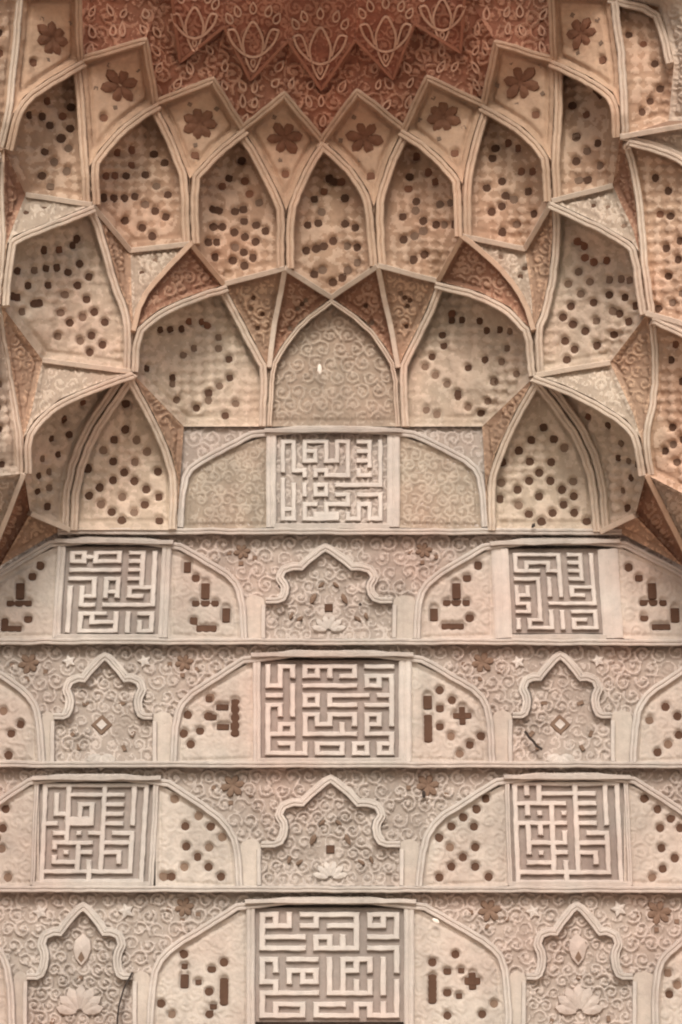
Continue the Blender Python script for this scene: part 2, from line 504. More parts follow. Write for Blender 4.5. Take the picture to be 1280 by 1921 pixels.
# ------------------------------------------------------------------ unseen setting: ground, back walls, and side walls and roof added for shade
def box(name, x0, x1, y0, y1, z0, z1, mat):
    V = [(x, y, z) for x in (x0, x1) for y in (y0, y1) for z in (z0, z1)]
    Fc = [(0, 1, 3, 2), (4, 6, 7, 5), (0, 4, 5, 1), (2, 3, 7, 6), (0, 2, 6, 4), (1, 5, 7, 3)]
    o = mesh_obj(name, V, Fc, mat, None, False); o['kind'] = 'structure'; return o
g = mesh_obj('ground', [(-800, -800, 0), (800, -800, 0), (800, 800, 0), (-800, 800, 0)], [(0, 1, 2, 3)], 'floor', None, False)
g['kind'] = 'structure'
box('wall_back', -5, 5, 12.75, 13.4, 0, 11, 'brick')
box('wall_back_lower', -4.4, 4.4, 12.2, 12.6, 0, 2.9, 'brick')
box('wall_left', -5.0, -4.4, 6.5, 12.75, 0, 11, 'brick')  # unseen side walls, added to hold light off the vault
box('wall_right', 4.4, 5.0, 6.5, 12.75, 0, 11, 'brick')
def shade_roof():  # unseen roof, added and shaped to shade the top of the vault
    V = []; Fc = []; n = 14
    for i, (z, y) in enumerate([(9.5, 11.3), (10.1, 10.3), (10.4, 9.6), (10.6, 8.8)]):
        for k in range(n + 1):
            a = -1 + 2 * k / n
            V.append((a * 4.6, y, z - .5 * a * a))
    for i in range(3):
        for k in range(n): Fc.append((i * (n + 1) + k, i * (n + 1) + k + 1, (i + 1) * (n + 1) + k + 1, (i + 1) * (n + 1) + k))
    m = len(V); V += [(x, y, z + 1.2) for x, y, z in V]
    Fc += [tuple(m + i for i in reversed(f)) for f in Fc]
    o = mesh_obj('vault_shade_roof', V, Fc, 'red'); o['kind'] = 'structure'; return o
shade_roof()

# ------------------------------------------------------------------ the flat registers of the back wall
ROWY = {1: 11.95, 2: 11.99, 3: 12.03, 4: 12.07, 5: 12.11}
def flat(pts, Y): return [(x, y, Y) for x, y in pts]
def strip(row, y0, y1, label, x0=-80, x1=1360):
    Y = ROWY[row] + .04
    s = Surf(flat([(x0, y0), (x1, y0), (x1, y1), (x0, y1)], Y), flat=True)
    s.label = label; s.cover = []; s.flats = []; return s
def build_strip(row):
    s = GR[row]; sc = arabesque(.022, 16.5, row * 3)
    def relief(X, Yy, d):
        h = sc(X, Yy, d)
        for c in s.cover: h = np.where(inside(c, X, Yy), -.11, h)
        return h
    relief.amp = sc.amp
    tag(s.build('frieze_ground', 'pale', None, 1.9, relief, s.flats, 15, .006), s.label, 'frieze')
GR = {}
GR[2] = strip(2, 998, 1206, 'carved scrollwork ground of the frieze directly under the topmost square lettering panel')
GR[3] = strip(3, 1204, 1438, 'carved scrollwork ground of the frieze holding two lobed niches with diamond bosses')
GR[4] = strip(4, 1436, 1672, 'carved scrollwork ground of the frieze with one big central lobed niche above the lowest row')
GR[5] = strip(5, 1670, 1960, 'carved scrollwork ground of the lowest frieze at the bottom edge of the photo')
for (y, x0, x1, Y, lab) in ((996.5, 108, 1166, 11.955, 'pale straight moulding along the foot of the vault, above the topmost frieze'),
                            (1203.5, -80, 1360, 11.995, 'pale straight moulding between the first and second friezes below the vault'),
                            (1434, -80, 1360, 12.035, 'pale straight moulding between the second and third friezes below the vault'),
                            (1668, -80, 1360, 12.075, 'pale straight moulding above the lowest frieze')):
    o = rib('string_course', [(x0, y, Y), (x1, y + 1.5, Y)], 12, .02, 'rib', None, .1, 0, .9, .008)
    tag(o, lab, 'moulding')

KUFIC = {}
KUFIC[1] = ["###.#####.###.###.#","#.#.#...#.#.#...#.#","#.#.###.#.#.#.###.#","#.#.#.#.#.#.#...#.#","#.#.###.###.#.###.#","#.#.........#...#.#","#.###.###...#.#...#","....#.#.#####.###.#","#.................#","#.#.#.###.#########","#.#.#.#.#..........","#.#.#.###.###.#####","#.#.........#.....#","#.#.###.#####.###.#","###.#...#.....#.#.#","#.#.#.#####.#.#.#.#","###.#######.###.###"]
KUFIC[2] = ["###.#####.###.#","#.###...#...#.#","###.#####.###.#","............#.#","#########.###.#","............#.#","#####.###.###.#","....#.#.#...#.#","#.#.#.#.#.#####","#.#.#.###.#...#","#.###.#.#.###.#","#.#...........#","#.###.#########","#..............","#.#####.#.#.###","#.#.#...#.#...#","#.#.#####.#.#.#","#.#.....#.#.#.#","#.#######.#.###"]
KUFIC[3] = ["#########.###.#","#.......#...#.#","#.#####.#.###.#","#.#...#.#...#.#","#####.###.###.#","........#...#.#","#####.#.#.###.#","....#.#.#.....#","#.#.#.#.#.#####","#.#.#.#.#.#...#","###.#.#.#.###.#","#...#.........#","###.#.#########","..#.#..........","###.#.#.#.#####","....#.#.#.....#","#.###.#.#.###.#","#.#...#.#.#...#","#.#####.#.#####"]
KUFIC[4] = ["#.###.#########.#####","#.#.#.#.#.#...#......","#.#.#.###.#.###.#####","#.#.............#.#.#","###.#.#########.###.#","....#...............#","###.#.###.#######.###","....#.#.#.#.........#","###.#.###.#####.#####","#.#.#...............#","#.#.#.###.#####.###.#","#.....#.#.#...#.#.#.#","#.###.#.###.#.#.###.#","#.#.#.#.....#...#....","#####.#########.#####","#...................#","#.###.#.#####.###.###","#...#.#.#...#.#.#.#.#","#######.#####.###.###"]
DARK5 = ["XXX.XXXXX.XXXX.X","X.X..........X.X","X.X.XXXXX.XXXX.X","X.X.X...X....X.X","X.X.X.X.X.XXXX.X","X...X.X.X....X.X","XXX.....X.XXXX.X","..X.....X....X.X","XXX.XXXXX.XXXXXX","X...X.X...X....X","XXX.XXXXX.XXXX.X","X.......X......X","X.XXX.XXX.XXXX.X","XXX.X...X....X.X","X.XXX.XXX.XX.X.X","X.....X.X.XX.X.X","XXXXX.X.X.XXXX.X","...............X","XXXXXXX.XXXXXXXX"]
DARK6 = ["X.X.XXXXX.XXXX.X","X.X..........X.X","XXX.XXXXX.XXXX.X","........X....X.X","X.XXX.XXX.XXXX.X","X.X.X.X.X....X.X","XXXXX.XXX.XXXX.X","........X....X.X","X.X.X.XXX.XXXXXX","X.X.X.X.X.X....X","X.XXX.X.X.XXXX.X","X.......X......X","X.XXX.XXX.XXXX.X","X.X.X...X....X.X","XXXXX.XXX.XX.X.X","X.....X.X.XX.X.X","XXXXX.X.X.XXXX.X","...............X","XXXXXXX.XXXXXXXX"]
def invert(d):
    w = len(d[0]); r = ['#' * (w + 2)]
    for l in d: r.append('#' + ''.join('.' if c == 'X' else '#' for c in l) + '#')
    return r + ['#' * (w + 2)]
KUFIC[5] = invert(DARK5); KUFIC[6] = invert(DARK6)
KUFIC[7] = ["###.#.#########.#####","#.#.#...#.....#.#.#.#","#####.###.#####.###.#","#.............#.....#","#######.###.#.#.#####","#.......#.#.#.#......","#######.#######.#####","....................#","###.#####.#.#####.#.#","#.#.......#.#.#.#.#.#","#.#.#####.#.###.#.#.#","#...#.#.#.#.#.....#..","###.#.###.#.#.#.#.#.#","..#.......#.#.#.#.#.#","#########.#######.#.#","#...................#","#.#####.#####.###.#.#","#.#...#.#.....#.#.#.#","#######.#######.#####"]

def letters(bm, quad, Y, proud, parent, name='stroke'):
    """square lettering: every connected stroke of the lattice is one raised piece"""
    R, C = len(bm), max(len(l) for l in bm)
    bm = [l.ljust(C, '.') for l in bm]
    TL, TR, BR, BL = [np.array(q, float) for q in quad]
    jit = (rng.random((R + 1, C + 1, 2)) - .5) * 1.3
    def lat(i, j, shrink=(0, 0)):
        u, v = j / C, i / R
        p = (TL * (1 - u) + TR * u) * (1 - v) + (BL * (1 - u) + BR * u) * v
        return p + jit[i, j] + np.array(shrink)
    seen = set()
    for i0 in range(R):
        for j0 in range(C):
            if bm[i0][j0] != '#' or (i0, j0) in seen: continue
            comp = []; st = [(i0, j0)]; seen.add((i0, j0))
            while st:
                i, j = st.pop(); comp.append((i, j))
                for a, b in ((i + 1, j), (i - 1, j), (i, j + 1), (i, j - 1)):
                    if 0 <= a < R and 0 <= b < C and bm[a][b] == '#' and (a, b) not in seen:
                        seen.add((a, b)); st.append((a, b))
            cs = set(comp); V = []; Fc = []; vid = {}
            def vert(i, j, lev):
                # the top is drawn in from the free sides, the foot spreads out a little
                around = [(i - 1, j - 1), (i - 1, j), (i, j - 1), (i, j)]
                occ = [c in cs for c in around]
                k = (i, j, lev)
                if sum(occ) == 2 and (occ[0] and occ[3] or occ[1] and occ[2]): pass
                if k in vid: return vid[k]
                sx = (occ[1] + occ[3]) - (occ[0] + occ[2]); sy = (occ[2] + occ[3]) - (occ[0] + occ[1])
                amt = (0.2, 1.9, 3.0)[lev] if lev else -0.6
                amt = {0: -0.3, 1: 0.5, 2: 2.0}[lev]
                p = lat(i, j, (np.sign(sx) * amt, np.sign(sy) * amt))
                dep = {0: -.012, 1: proud * .72, 2: proud}[lev]
                V.append(W(p[0], p[1], Y - dep)); vid[k] = len(V) - 1
                return vid[k]
            for (i, j) in comp:
                Fc.append((vert(i, j, 2), vert(i + 1, j, 2), vert(i + 1, j + 1, 2), vert(i, j + 1, 2)))
                for (di, dj, a, b) in ((-1, 0, (i, j + 1), (i, j)), (1, 0, (i + 1, j), (i + 1, j + 1)), (0, -1, (i, j), (i + 1, j)), (0, 1, (i + 1, j + 1), (i, j + 1))):
                    if (i + di, j + dj) not in cs:
                        for l0, l1 in ((2, 1), (1, 0)):
                            Fc.append((vert(*a, l0), vert(*b, l0), vert(*b, l1), vert(*a, l1)))
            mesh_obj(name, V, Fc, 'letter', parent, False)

def blind_arch(row, label, TL, TR, left, right, ybase, quad=None, bm=None, pl=(), pr=(), bl=(), br=(), psize=7.4, inner=True, panel_mat='plain', deep=.035):
    Y = ROWY[row]
    t = thing('blind_arch', label, 'arch', ((TL[0] + TR[0]) / 2, ybase, Y))
    # outer band of the arch
    full = (list(reversed(left)) if left else []) + (right if right else [])
    rib('arch_band', flat(full, Y + .01), 14, .026, 'rib', t, .05, 1, .8, .008)
    if row in GR:
        cv = full + ([(full[-1][0], ybase)] if left and right else [])
        if not left: cv = [(-90, full[0][1])] + cv + [(-90, ybase)]
        if not right: cv = cv + [(1370, full[-1][1]), (1370, ybase)] if False else full + [(1370, full[-1][1]), (1370, ybase)]
        GR[row].cover.append(np.array(cv, float))
    for side, cur, pts, bb in ((-1, left, pl, bl), (1, right, pr, br)):
        if not cur: continue
        xp = (TL[0] + 7) if side < 0 else (TR[0] - 7)
        if quad is None: xp = cur[0][0]
        cv = [(x - side * 5, y + 3) for x, y in cur]
        poly = [(xp, cv[0][1] + 6)] + cv[1:] + [(xp, ybase)]
        s = Surf(flat(poly, Y + .012), bulge=.008)
        o = s.build('side_panel', panel_mat, t, 2.3, edged(arabesque(.008 if panel_mat == 'plain' else .014, 17 if panel_mat == 'plain' else 13, row * 2 + side), 8), list(pts) + [(x + u * hw, y + v * hh) for x, y, hw, hh in bb for u in ((-.7, 0, .7) if hw > 10 else (0,)) for v in ((-.8, -.4, 0, .4, .8) if hh > 10 else (0,))], psize)
        plugs(s, o, pts, psize, ('plug', 'plug', 'plug2'))
        bars(s, o, bb)
    if quad is None: return t
    # recessed panel of square lettering
    q = [np.array(p, float) for p in quad]
    g = 8
    out = [q[0] + (-g, -g), q[1] + (g, -g), q[2] + (g, g * .8), q[3] + (-g, g * .8)]
    sp = Surf(flat([tuple(p) for p in out], Y + deep), flat=True)
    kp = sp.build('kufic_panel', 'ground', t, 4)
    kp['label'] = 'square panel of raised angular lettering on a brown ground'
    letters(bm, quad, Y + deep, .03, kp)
    # upright bands at both sides of the panel and the ledge over it
    for side, a, b in ((-1, out[0], out[3]), (1, out[1], out[2])):
        xa = (a[0] + (TL[0] if side < 0 else TR[0])) / 2; wd = max(9, abs(a[0] - (TL[0] if side < 0 else TR[0])) + 1)
        xb = xa + (b[0] - a[0])
        rib('upright_band', flat([(xa, out[0][1] + 2), (xb, ybase)], Y + .015), wd, .02, 'rib', t, .05, 0, .6, .006)
    rib('ledge', flat([(TL[0] - 4, TL[1] + 1), (TR[0] + 4, TR[1] + 1)], Y - .008), 8, .04, 'rib', t, .1, 0, .8)
    rib('foot_band', flat([(out[3][0] - 4, ybase - 3), (out[2][0] + 4, ybase - 3)], Y + .015), 10, .02, 'rib', t, .05, 0, .5)
    return t
def qd(x0, y0, x1, y1): return [(x0, y0), (x1, y0), (x1, y1), (x0, y1)]

# first register: panel under the plain central niche
w1 = Surf(flat([(332, 994), (336, 880), (345, 800), (905, 800), (911, 880), (915, 994)], ROWY[1] + .035), flat=True)
tag(w1.build('frieze_ground', 'pale', None, 2.2, arabesque(.017, 17, 2)), 'scroll-carved plaster around the topmost lettering panel under the central niche', 'frieze')
blind_arch(1, 'arch with plain brown side panels around the topmost square lettering', (500, 806), (750, 806),
    [(490, 806), (420, 842), (362, 873), (343, 905), (337, 990)], [(757, 806), (830, 840), (888, 871), (905, 905), (911, 990)], 990,
    qd(526, 824, 719, 978), KUFIC[1], panel_mat='tan', deep=.04)
blind_arch(2, 'arch with square lettering under the left dotted squinch, in the topmost full frieze', (108, 1013), (322, 1016),
    [(108, 1013), (50, 1046), (0, 1076), (-30, 1100), (-45, 1200)], [(322, 1016), (390, 1055), (438, 1086), (454, 1120), (459, 1200)], 1198,
    [(131, 1033), (297, 1033), (289, 1188), (121, 1188)], KUFIC[2],
    [(8, 1165)], [(362, 1045)],
    [(37, 1107, 9, 17), (35, 1130, 25, 6), (52, 1160, 9, 7), (20, 1177, 20, 6), (60, 1080, 8, 8), (75, 1060, 8, 10)],
    [(385, 1107, 9, 17), (385, 1130, 27, 6), (363, 1163, 8, 8), (387, 1177, 20, 7), (424, 1152, 8, 15), (351, 1062, 7, 11), (367, 1083, 8, 8)])
blind_arch(2, 'arch with square lettering under the right dotted squinch, in the topmost full frieze', (922, 1018), (1158, 1014),
    [(922, 1018), (860, 1055), (806, 1089), (786, 1120), (782, 1200)], [(1158, 1014), (1220, 1046), (1280, 1076), (1320, 1110), (1325, 1200)], 1198,
    [(961, 1037), (1114, 1037), (1125, 1182), (969, 1182)], KUFIC[3],
    [], [],
    [(857, 1107, 9, 17), (857, 1129, 27, 6), (815, 1151, 8, 13), (882, 1158, 9, 8), (850, 1173, 22, 6), (877, 1083, 9, 7), (898, 1060, 8, 10)],
    [(1225, 1107, 9, 17), (1227, 1129, 27, 6), (1268, 1152, 9, 15), (1210, 1158, 9, 6), (1242, 1174, 18, 6), (1200, 1083, 8, 7), (1181, 1063, 8, 10)])
blind_arch(3, 'wide central arch with square lettering between the two diamond-boss niches', (475, 1227), (772, 1227),
    [(475, 1227), (400, 1275), (347, 1311), (330, 1345), (325, 1432)], [(772, 1227), (850, 1270), (900, 1300), (918, 1335), (924, 1432)], 1430,
    qd(497, 1246, 741, 1418), KUFIC[4],
    zm(0, 980, 2, [(790,655),(705,720),(780,725),(690,790),(715,830),(750,780)]),
    zm(750, 1205, 6.095, [(460,540),(600,655),(590,1065),(805,1165),(930,1065),(690,1265)]),
    [(441, 1345, 9, 38), (417, 1325, 12, 6), (418, 1362, 12, 6), (400, 1344, 7, 6), (392, 1310, 7, 6)],
    [(803, 1316, 9, 14), (804, 1365, 9, 28), (826, 1328, 8, 7), (826, 1362, 8, 7), (868, 1341, 6, 18), (868, 1341, 18, 6)])
blind_arch(3, 'half-seen arch cut by the left photo edge beside a diamond-boss niche', (-60, 1240), (-50, 1240), None,
    [(-40, 1240), (30, 1285), (60, 1312), (73, 1345), (78, 1432)], 1430, pr=zm(0, 980, 2, [(10,705),(75,755),(30,870),(40,790)]))
blind_arch(3, 'half-seen arch cut by the right photo edge beside a diamond-boss niche', (1320, 1240), (1330, 1240),
    [(1310, 1240), (1240, 1285), (1207, 1312), (1193, 1345), (1188, 1432)], None, 1430, pl=zm(640, 980, 2, [(1220,690),(1265,725),(1160,740),(1230,830),(1270,795),(1190,860)]))
blind_arch(4, 'arch with square lettering left of the big central lobed niche', (66, 1459), (299, 1459),
    [(66, 1459), (20, 1490), (-20, 1515), (-60, 1545), (-70, 1665)], [(299, 1459), (370, 1505), (424, 1544), (444, 1585), (450, 1665)], 1662,
    [(80, 1469), (281, 1469), (270, 1658), (72, 1658)], KUFIC[5],
    [(4, 1553), (2, 1591), (10, 1517), (14, 1645), (-8, 1572)],
    zm(270, 1440, 5.818, [(595,525),(450,635),(725,640),(850,755),(460,855),(710,865),(585,970),(440,1080),(705,1080),(840,1185),(300,1185),(330,340),(215,1185)]))
blind_arch(4, 'arch with square lettering right of the big central lobed niche', (950, 1457), (1178, 1457),
    [(950, 1457), (880, 1500), (818, 1540), (795, 1580), (786, 1665)], [(1178, 1457), (1230, 1490), (1285, 1525), (1330, 1560), (1340, 1665)], 1662,
    [(960, 1466), (1163, 1466), (1172, 1660), (967, 1660)], KUFIC[6],
    zm(640, 1440, 2, [(510,155),(460,185),(415,220),(500,220),(370,262),(410,298),(505,297),(458,335),(415,370),(505,370),(370,410),(555,408),(545,115)]),
    zm(640, 1440, 2, [(1140,115),(1190,155),(1240,190),(1200,225),(1275,225),(1205,300),(1255,338),(1210,378),(1170,410)]))
blind_arch(5, 'wide arch with square lettering at the bottom centre of the photo', (463, 1690), (777, 1690),
    [(463, 1690), (390, 1738), (322, 1778), (294, 1810), (283, 1870), (280, 1960)], [(777, 1690), (860, 1738), (920, 1772), (945, 1805), (953, 1870), (955, 1960)], 1950,
    qd(486, 1711, 751, 1911), KUFIC[7],
    zm(0, 1440, 2, [(605,885),(645,925),(785,925),(690,700)]),
    zm(640, 1440, 2, [(575,885),(530,925),(400,930),(430,700)]),
    [(420, 1860, 9, 26), (420, 1805, 10, 10), (397, 1818, 10, 6), (346, 1840, 8, 13), (392, 1860, 10, 8), (372, 1842, 6, 5), (346, 1812, 6, 5), (400, 1888, 7, 5)],
    [(812, 1855, 9, 28), (812, 1805, 9, 10), (840, 1822, 8, 6), (840, 1862, 9, 7), (887, 1840, 7, 16), (887, 1840, 15, 7), (866, 1820, 6, 5), (862, 1868, 6, 5)])
blind_arch(5, 'half-seen arch cut by the right photo edge in the lowest frieze', (1330, 1735), (1340, 1735),
    [(1320, 1740), (1258, 1782), (1236, 1812), (1230, 1870), (1230, 1960)], None, 1950, pl=zm(640, 1440, 2, [(1230,770),(1235,850),(1265,815)]))
blind_arch(5, 'half-seen arch cut by the left photo edge in the lowest frieze', (-80, 1735), (-70, 1735), None,
    [(-60, 1740), (-10, 1775), (12, 1805), (20, 1860), (24, 1960)], 1950)

# lobed niches -----------------------------------------------------------------
LOBE = [(-1, 0), (-.80, 0), (-.68, .05), (-.61, .17), (-.585, .32), (-.61, .44), (-.665, .52), (-.63, .60), (-.52, .635), (-.38, .63), (-.31, .70), (-.24, .78), (-.12, .89), (0, 1)]
def lobed_niche(row, label, cx, hw, yfoot, yap, ybase, skew=0, motif='palmette', stars=(), piers=()):
    Y = ROWY[row]
    t = thing('lobed_niche', label, 'niche', (cx, ybase, Y))
    lb = [(cx + u * hw + skew * v, yfoot + (yap - yfoot) * v) for u, v in LOBE]
    rb = [(cx - u * hw + skew * v, yfoot + (yap - yfoot) * v) for u, v in reversed(LOBE[:-1])]
    outline = [(cx - hw, ybase)] + lb + rb + [(cx + hw, ybase)]
    s = Surf(flat(outline, Y + .035), bulge=.03)
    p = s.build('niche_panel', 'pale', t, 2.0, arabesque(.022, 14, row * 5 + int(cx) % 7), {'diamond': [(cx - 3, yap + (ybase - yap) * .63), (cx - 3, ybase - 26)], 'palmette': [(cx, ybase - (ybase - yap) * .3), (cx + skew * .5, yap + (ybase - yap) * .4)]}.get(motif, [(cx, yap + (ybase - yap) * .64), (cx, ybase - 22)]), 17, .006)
    GR[row].cover.append(np.array(outline, float))
    # the band follows the lobes outside the recessed panel
    band = offset_line(flat(lb + rb, Y + .008), -7.5, outline)
    rib('lobed_band', band, 12, .022, 'rib', t, .05, 0, .6, .007)
    rib('outer_line', offset_line(flat(lb[2:] + rb[:-2], Y + .015), -15.5, outline), 5, .012, 'rib', t, .06, 0, .4)
    for sgn in (-1, 1):
        rib('side_band', flat([(cx + sgn * (hw + 4), yfoot + 2), (cx + sgn * (hw + 4), ybase)], Y + .012), 8, .02, 'rib', t, .05, 0, .5)
    for px, pw in piers:
        pw = pw + 5
        pp = [(px - pw / 2, yfoot + 4), (px - pw * .48, yfoot - 6), (px - pw * .38, yfoot - 13), (px, yfoot - 18), (px + pw * .38, yfoot - 13), (px + pw * .48, yfoot - 6), (px + pw / 2, yfoot + 4), (px + pw / 2, ybase), (px - pw / 2, ybase)]
        m = len(pp); V = [W(x, y, Y + .022) for x, y in pp] + [W(x, y, Y + .09) for x, y in pp]
        mesh_obj('pier', V, [tuple(range(m))] + [(i, m + i, m + (i + 1) % m, (i + 1) % m) for i in range(m)], 'plain', t, False)
    hh = ybase - yap
    if motif == 'diamond':
        cy = yap + hh * .63
        put('diamond_ring', DISH['plug2'], s, cx - 3, cy, 15, t, math.pi / 4, 1, 1, .5, .002)
        put('diamond_boss', DISH_L, s, cx - 3, cy, 8, t, math.pi / 4, 1, 1, 1.5, .006)
        for k, (u, v) in enumerate(((-.36, .42), (.38, .42), (-.62, .72), (.6, .72), (-.5, .85), (.42, .86))):
            put('plug', DISH['plug2'], s, cx + u * hw, yap + v * hh, 5.5, t, .4 * k, 1.2, .7)
        for k in range(5):
            a = math.pi * (.15 + .175 * k) - math.pi
            put('leaf', PETAL['rib'], s, cx - 3, ybase - 14, 30, t, -a - math.pi, 1, .7, .5, .013)
    elif motif == 'palmette':
        cy = ybase - hh * .2
        for k in range(7):
            a = math.pi * (k + .5) / 7
            put('leaf', PETAL['pale'], s, cx, cy, hw * (.42 + .1 * math.sin(a)), t, a, 1, .62, .5, .013)
        for k, (u, v) in enumerate(((0, .52), (-.3, .8), (.3, .8), (-.52, .86), (.55, .84), (0, .92))):
            put('plug', DISH['plug2'], s, cx + u * hw, yap + v * hh, 5, t, .4 * k, 1.1, .75)
        put('leaf', PETAL['pale'], s, cx + skew * .5, yap + hh * .46, hh * .27, t, math.pi / 2, 1, .8, .5, .008)
        put('leaf', PETAL['plug2'], s, cx + skew * .5, yap + hh * .43, hh * .18, t, math.pi / 2, 1, .7, .5, .017)
    else:
        for sgn in (-1, 1):
            for (u, v, l, a) in ((.30, .62, 26, 2.0), (.38, .74, 18, -.6), (.62, .80, 18, 1.9), (.18, .42, 18, 2.4)):
                put('leaf', PETAL['plug2'], s, cx + sgn * u * hw, yap + v * hh, l, t, a if sgn > 0 else math.pi - a, 1, .6, .5, .013)
        put('plug', DISH['plug'], s, cx, yap + hh * .64, 8, t)
        for k in range(6):
            a = math.pi * (k + .5) / 6
            put('leaf', PETAL['rib'], s, cx, ybase - 12, 34, t, a, 1, .55, .5, .013)
    for (sx, sy, r) in stars:
        put('star', STAR, GR[row], sx, sy, r, t, .3, 1, 1, .8, .004); GR[row].flats.append((sx, sy))
lobed_niche(2, 'broad low lobed niche in the middle of the topmost full frieze', 617, 119, 1134, 1037, 1198, -6, 'sprig', (), ((478, 32), (759, 38)))
lobed_niche(3, 'lobed niche with diamond boss, left of the wide lettering panel', 194, 92, 1352, 1241, 1430, 3, 'diamond', ((130, 1241, 13), (271, 1241, 13)), ((90, 18), (305, 32)))
lobed_niche(3, 'lobed niche with diamond boss, right of the wide lettering panel', 1054, 92, 1350, 1239, 1430, -3, 'diamond', ((972, 1243, 13), (1122, 1240, 13)), ((943, 32), (1167, 34)))
lobed_niche(4, 'big central lobed niche between the two lettering arches of the third frieze', 620, 130, 1592, 1471, 1662, 0, 'sprig', (), ((470, 34), (768, 32)))
lobed_niche(5, 'lobed niche at the lower left with a crack running down beside it', 150, 99, 1840, 1710, 1950, 6, 'palmette', ((76, 1712, 14), (237, 1710, 15)), ((38, 20), (265, 28)))
lobed_niche(5, 'lobed niche at the lower right with upright palmette', 1087, 100, 1840, 1709, 1950, -4, 'palmette', ((1000, 1711, 14), (1161, 1706, 15)), ((971, 28), (1208, 36)))

# small rosettes in the corners of the friezes, each a stucco flower of its own
for row, x, y, r, lab in ((3, 55, 1245, 17, 'small flower relief left of the left diamond-boss niche'), (3, 905, 1243, 18, 'small flower relief above the right shoulder of the wide lettering arch'),
                          (3, 345, 1243, 14, 'small flower relief above the left shoulder of the wide lettering arch'),
                          (4, 437, 1474, 19, 'small flower relief left of the big central lobed niche'), (4, 803, 1474, 19, 'small flower relief right of the big central lobed niche'),
                          (5, 345, 1702, 15, 'small flower relief above the left shoulder of the bottom lettering arch'), (5, 918, 1708, 18, 'small flower relief above the right shoulder of the bottom lettering arch'),
                          (5, 1236, 1712, 19, 'small flower relief right of the lower right lobed niche'), (2, 455, 1035, 13, 'small flower relief left of the broad low lobed niche'), (2, 795, 1033, 13, 'small flower relief right of the broad low lobed niche')):
    t = thing('flower_relief', lab, 'rosette', (x, y, ROWY[row] + .03))
    rosette(GR[row], t, x, y, r, 6, 'plug2'); GR[row].flats.append((x, y))
    for dx, dy in ((-.2, 1.7), (-1.9, .2), (1.8, .9)):
        put('plug', DISH['plug2'], GR[row], x + dx * r, y + dy * r, 4.5, t)

# ------------------------------------------------------------------ the stalactite vault above: tiers of niches on stepped, zigzag courses
H1 = heightof(620, 998, 11.95)
H2 = heightof(620, 800, 11.95)
H3 = heightof(622, 558, 11.78)
H4 = heightof(603, 262, 11.36)
H5 = heightof(603, 168, 11.15)
REF = {H1: 11.95, H2: 11.95, H3: 11.78, H4: 11.36, H5: 11.15}
FLAT = 0.62                                   # how far the courses step out towards the courtyard
PT = {}
def P1(name, x, y, H): PT[name] = (x, y, REF[H] + FLAT * (onH(x, y, H) - REF[H]))
for n, x, y in (('V9', 45, 888), ('C1', 57, 963), ('D1', 130, 994), ('D2', 332, 994), ('D3', 915, 996), ('D4', 1128, 997), ('C1r', 1192, 967), ('V9r', 1213, 890)): P1(n, x, y, H1)
for n, x, y in (('V8', 2, 572), ('B3', 80, 676), ('V6', 245, 697), ('A1', 345, 800), ('A2', 500, 800), ('A3', 752, 800), ('A1r', 905, 800), ('V6r', 1006, 704), ('B3r', 1145, 680), ('V8r', 1215, 588)): P1(n, x, y, H2)
for n, x, y in (('V7', 8, 278), ('B2', 48, 365), ('V1', 172, 384), ('B1', 245, 470), ('V2', 358, 457), ('V3', 420, 533), ('V4', 535, 503), ('V5', 622, 558), ('V4r', 709, 498), ('V3r', 822, 527), ('V2r', 868, 443), ('B1r', 985, 467), ('V1r', 1036, 377), ('B2r', 1150, 348), ('V7r', 1165, 256)): P1(n, x, y, H3)
for n, x, y in (('J0', 45, -12), ('T1', 147, -12), ('J1', 151, 112), ('T2', 272, 75), ('J2', 292, 192), ('T3', 400, 150), ('J3', 455, 240), ('T4', 534, 178), ('J4', 604, 262), ('T5', 671, 172), ('J5', 758, 241), ('T6', 803, 146), ('J6', 908, 196), ('T7', 931, 80), ('J7', 1039, 112), ('T8', 1034, -12), ('J8', 1143, -10)): P1(n, x, y, H4)
EDGE = {}
def edge(name, a, mids, b, p=2.2):
    A, B = PT[a], PT[b]
    pts = [(A[0], A[1])] + list(mids) + [(B[0], B[1])]
    L = [0]
    for q, r in zip(pts[:-1], pts[1:]): L.append(L[-1] + math.hypot(q[0] - r[0], q[1] - r[1]))
    EDGE[name] = [(x, y, A[2] + (B[2] - A[2]) * (l / L[-1]) ** p) for (x, y), l in zip(pts, L)]
def valley(name, base, pt, frac=.12):
    """the foot of two arches that part: stands almost straight above its base"""
    B = PT[base]; PT[name] = (pt[0], pt[1], B[2] - frac); edge(base + '-' + name, base, [], name)
def E(*names):
    out = []
    for n in names:
        if n.startswith('~'): l = EDGE[n[1:]][::-1]
        elif n in EDGE: l = EDGE[n]
        else:
            a, b = n.split('>'); l = [PT[a], PT[b]]
        out += l[1:] if out else l
    return out
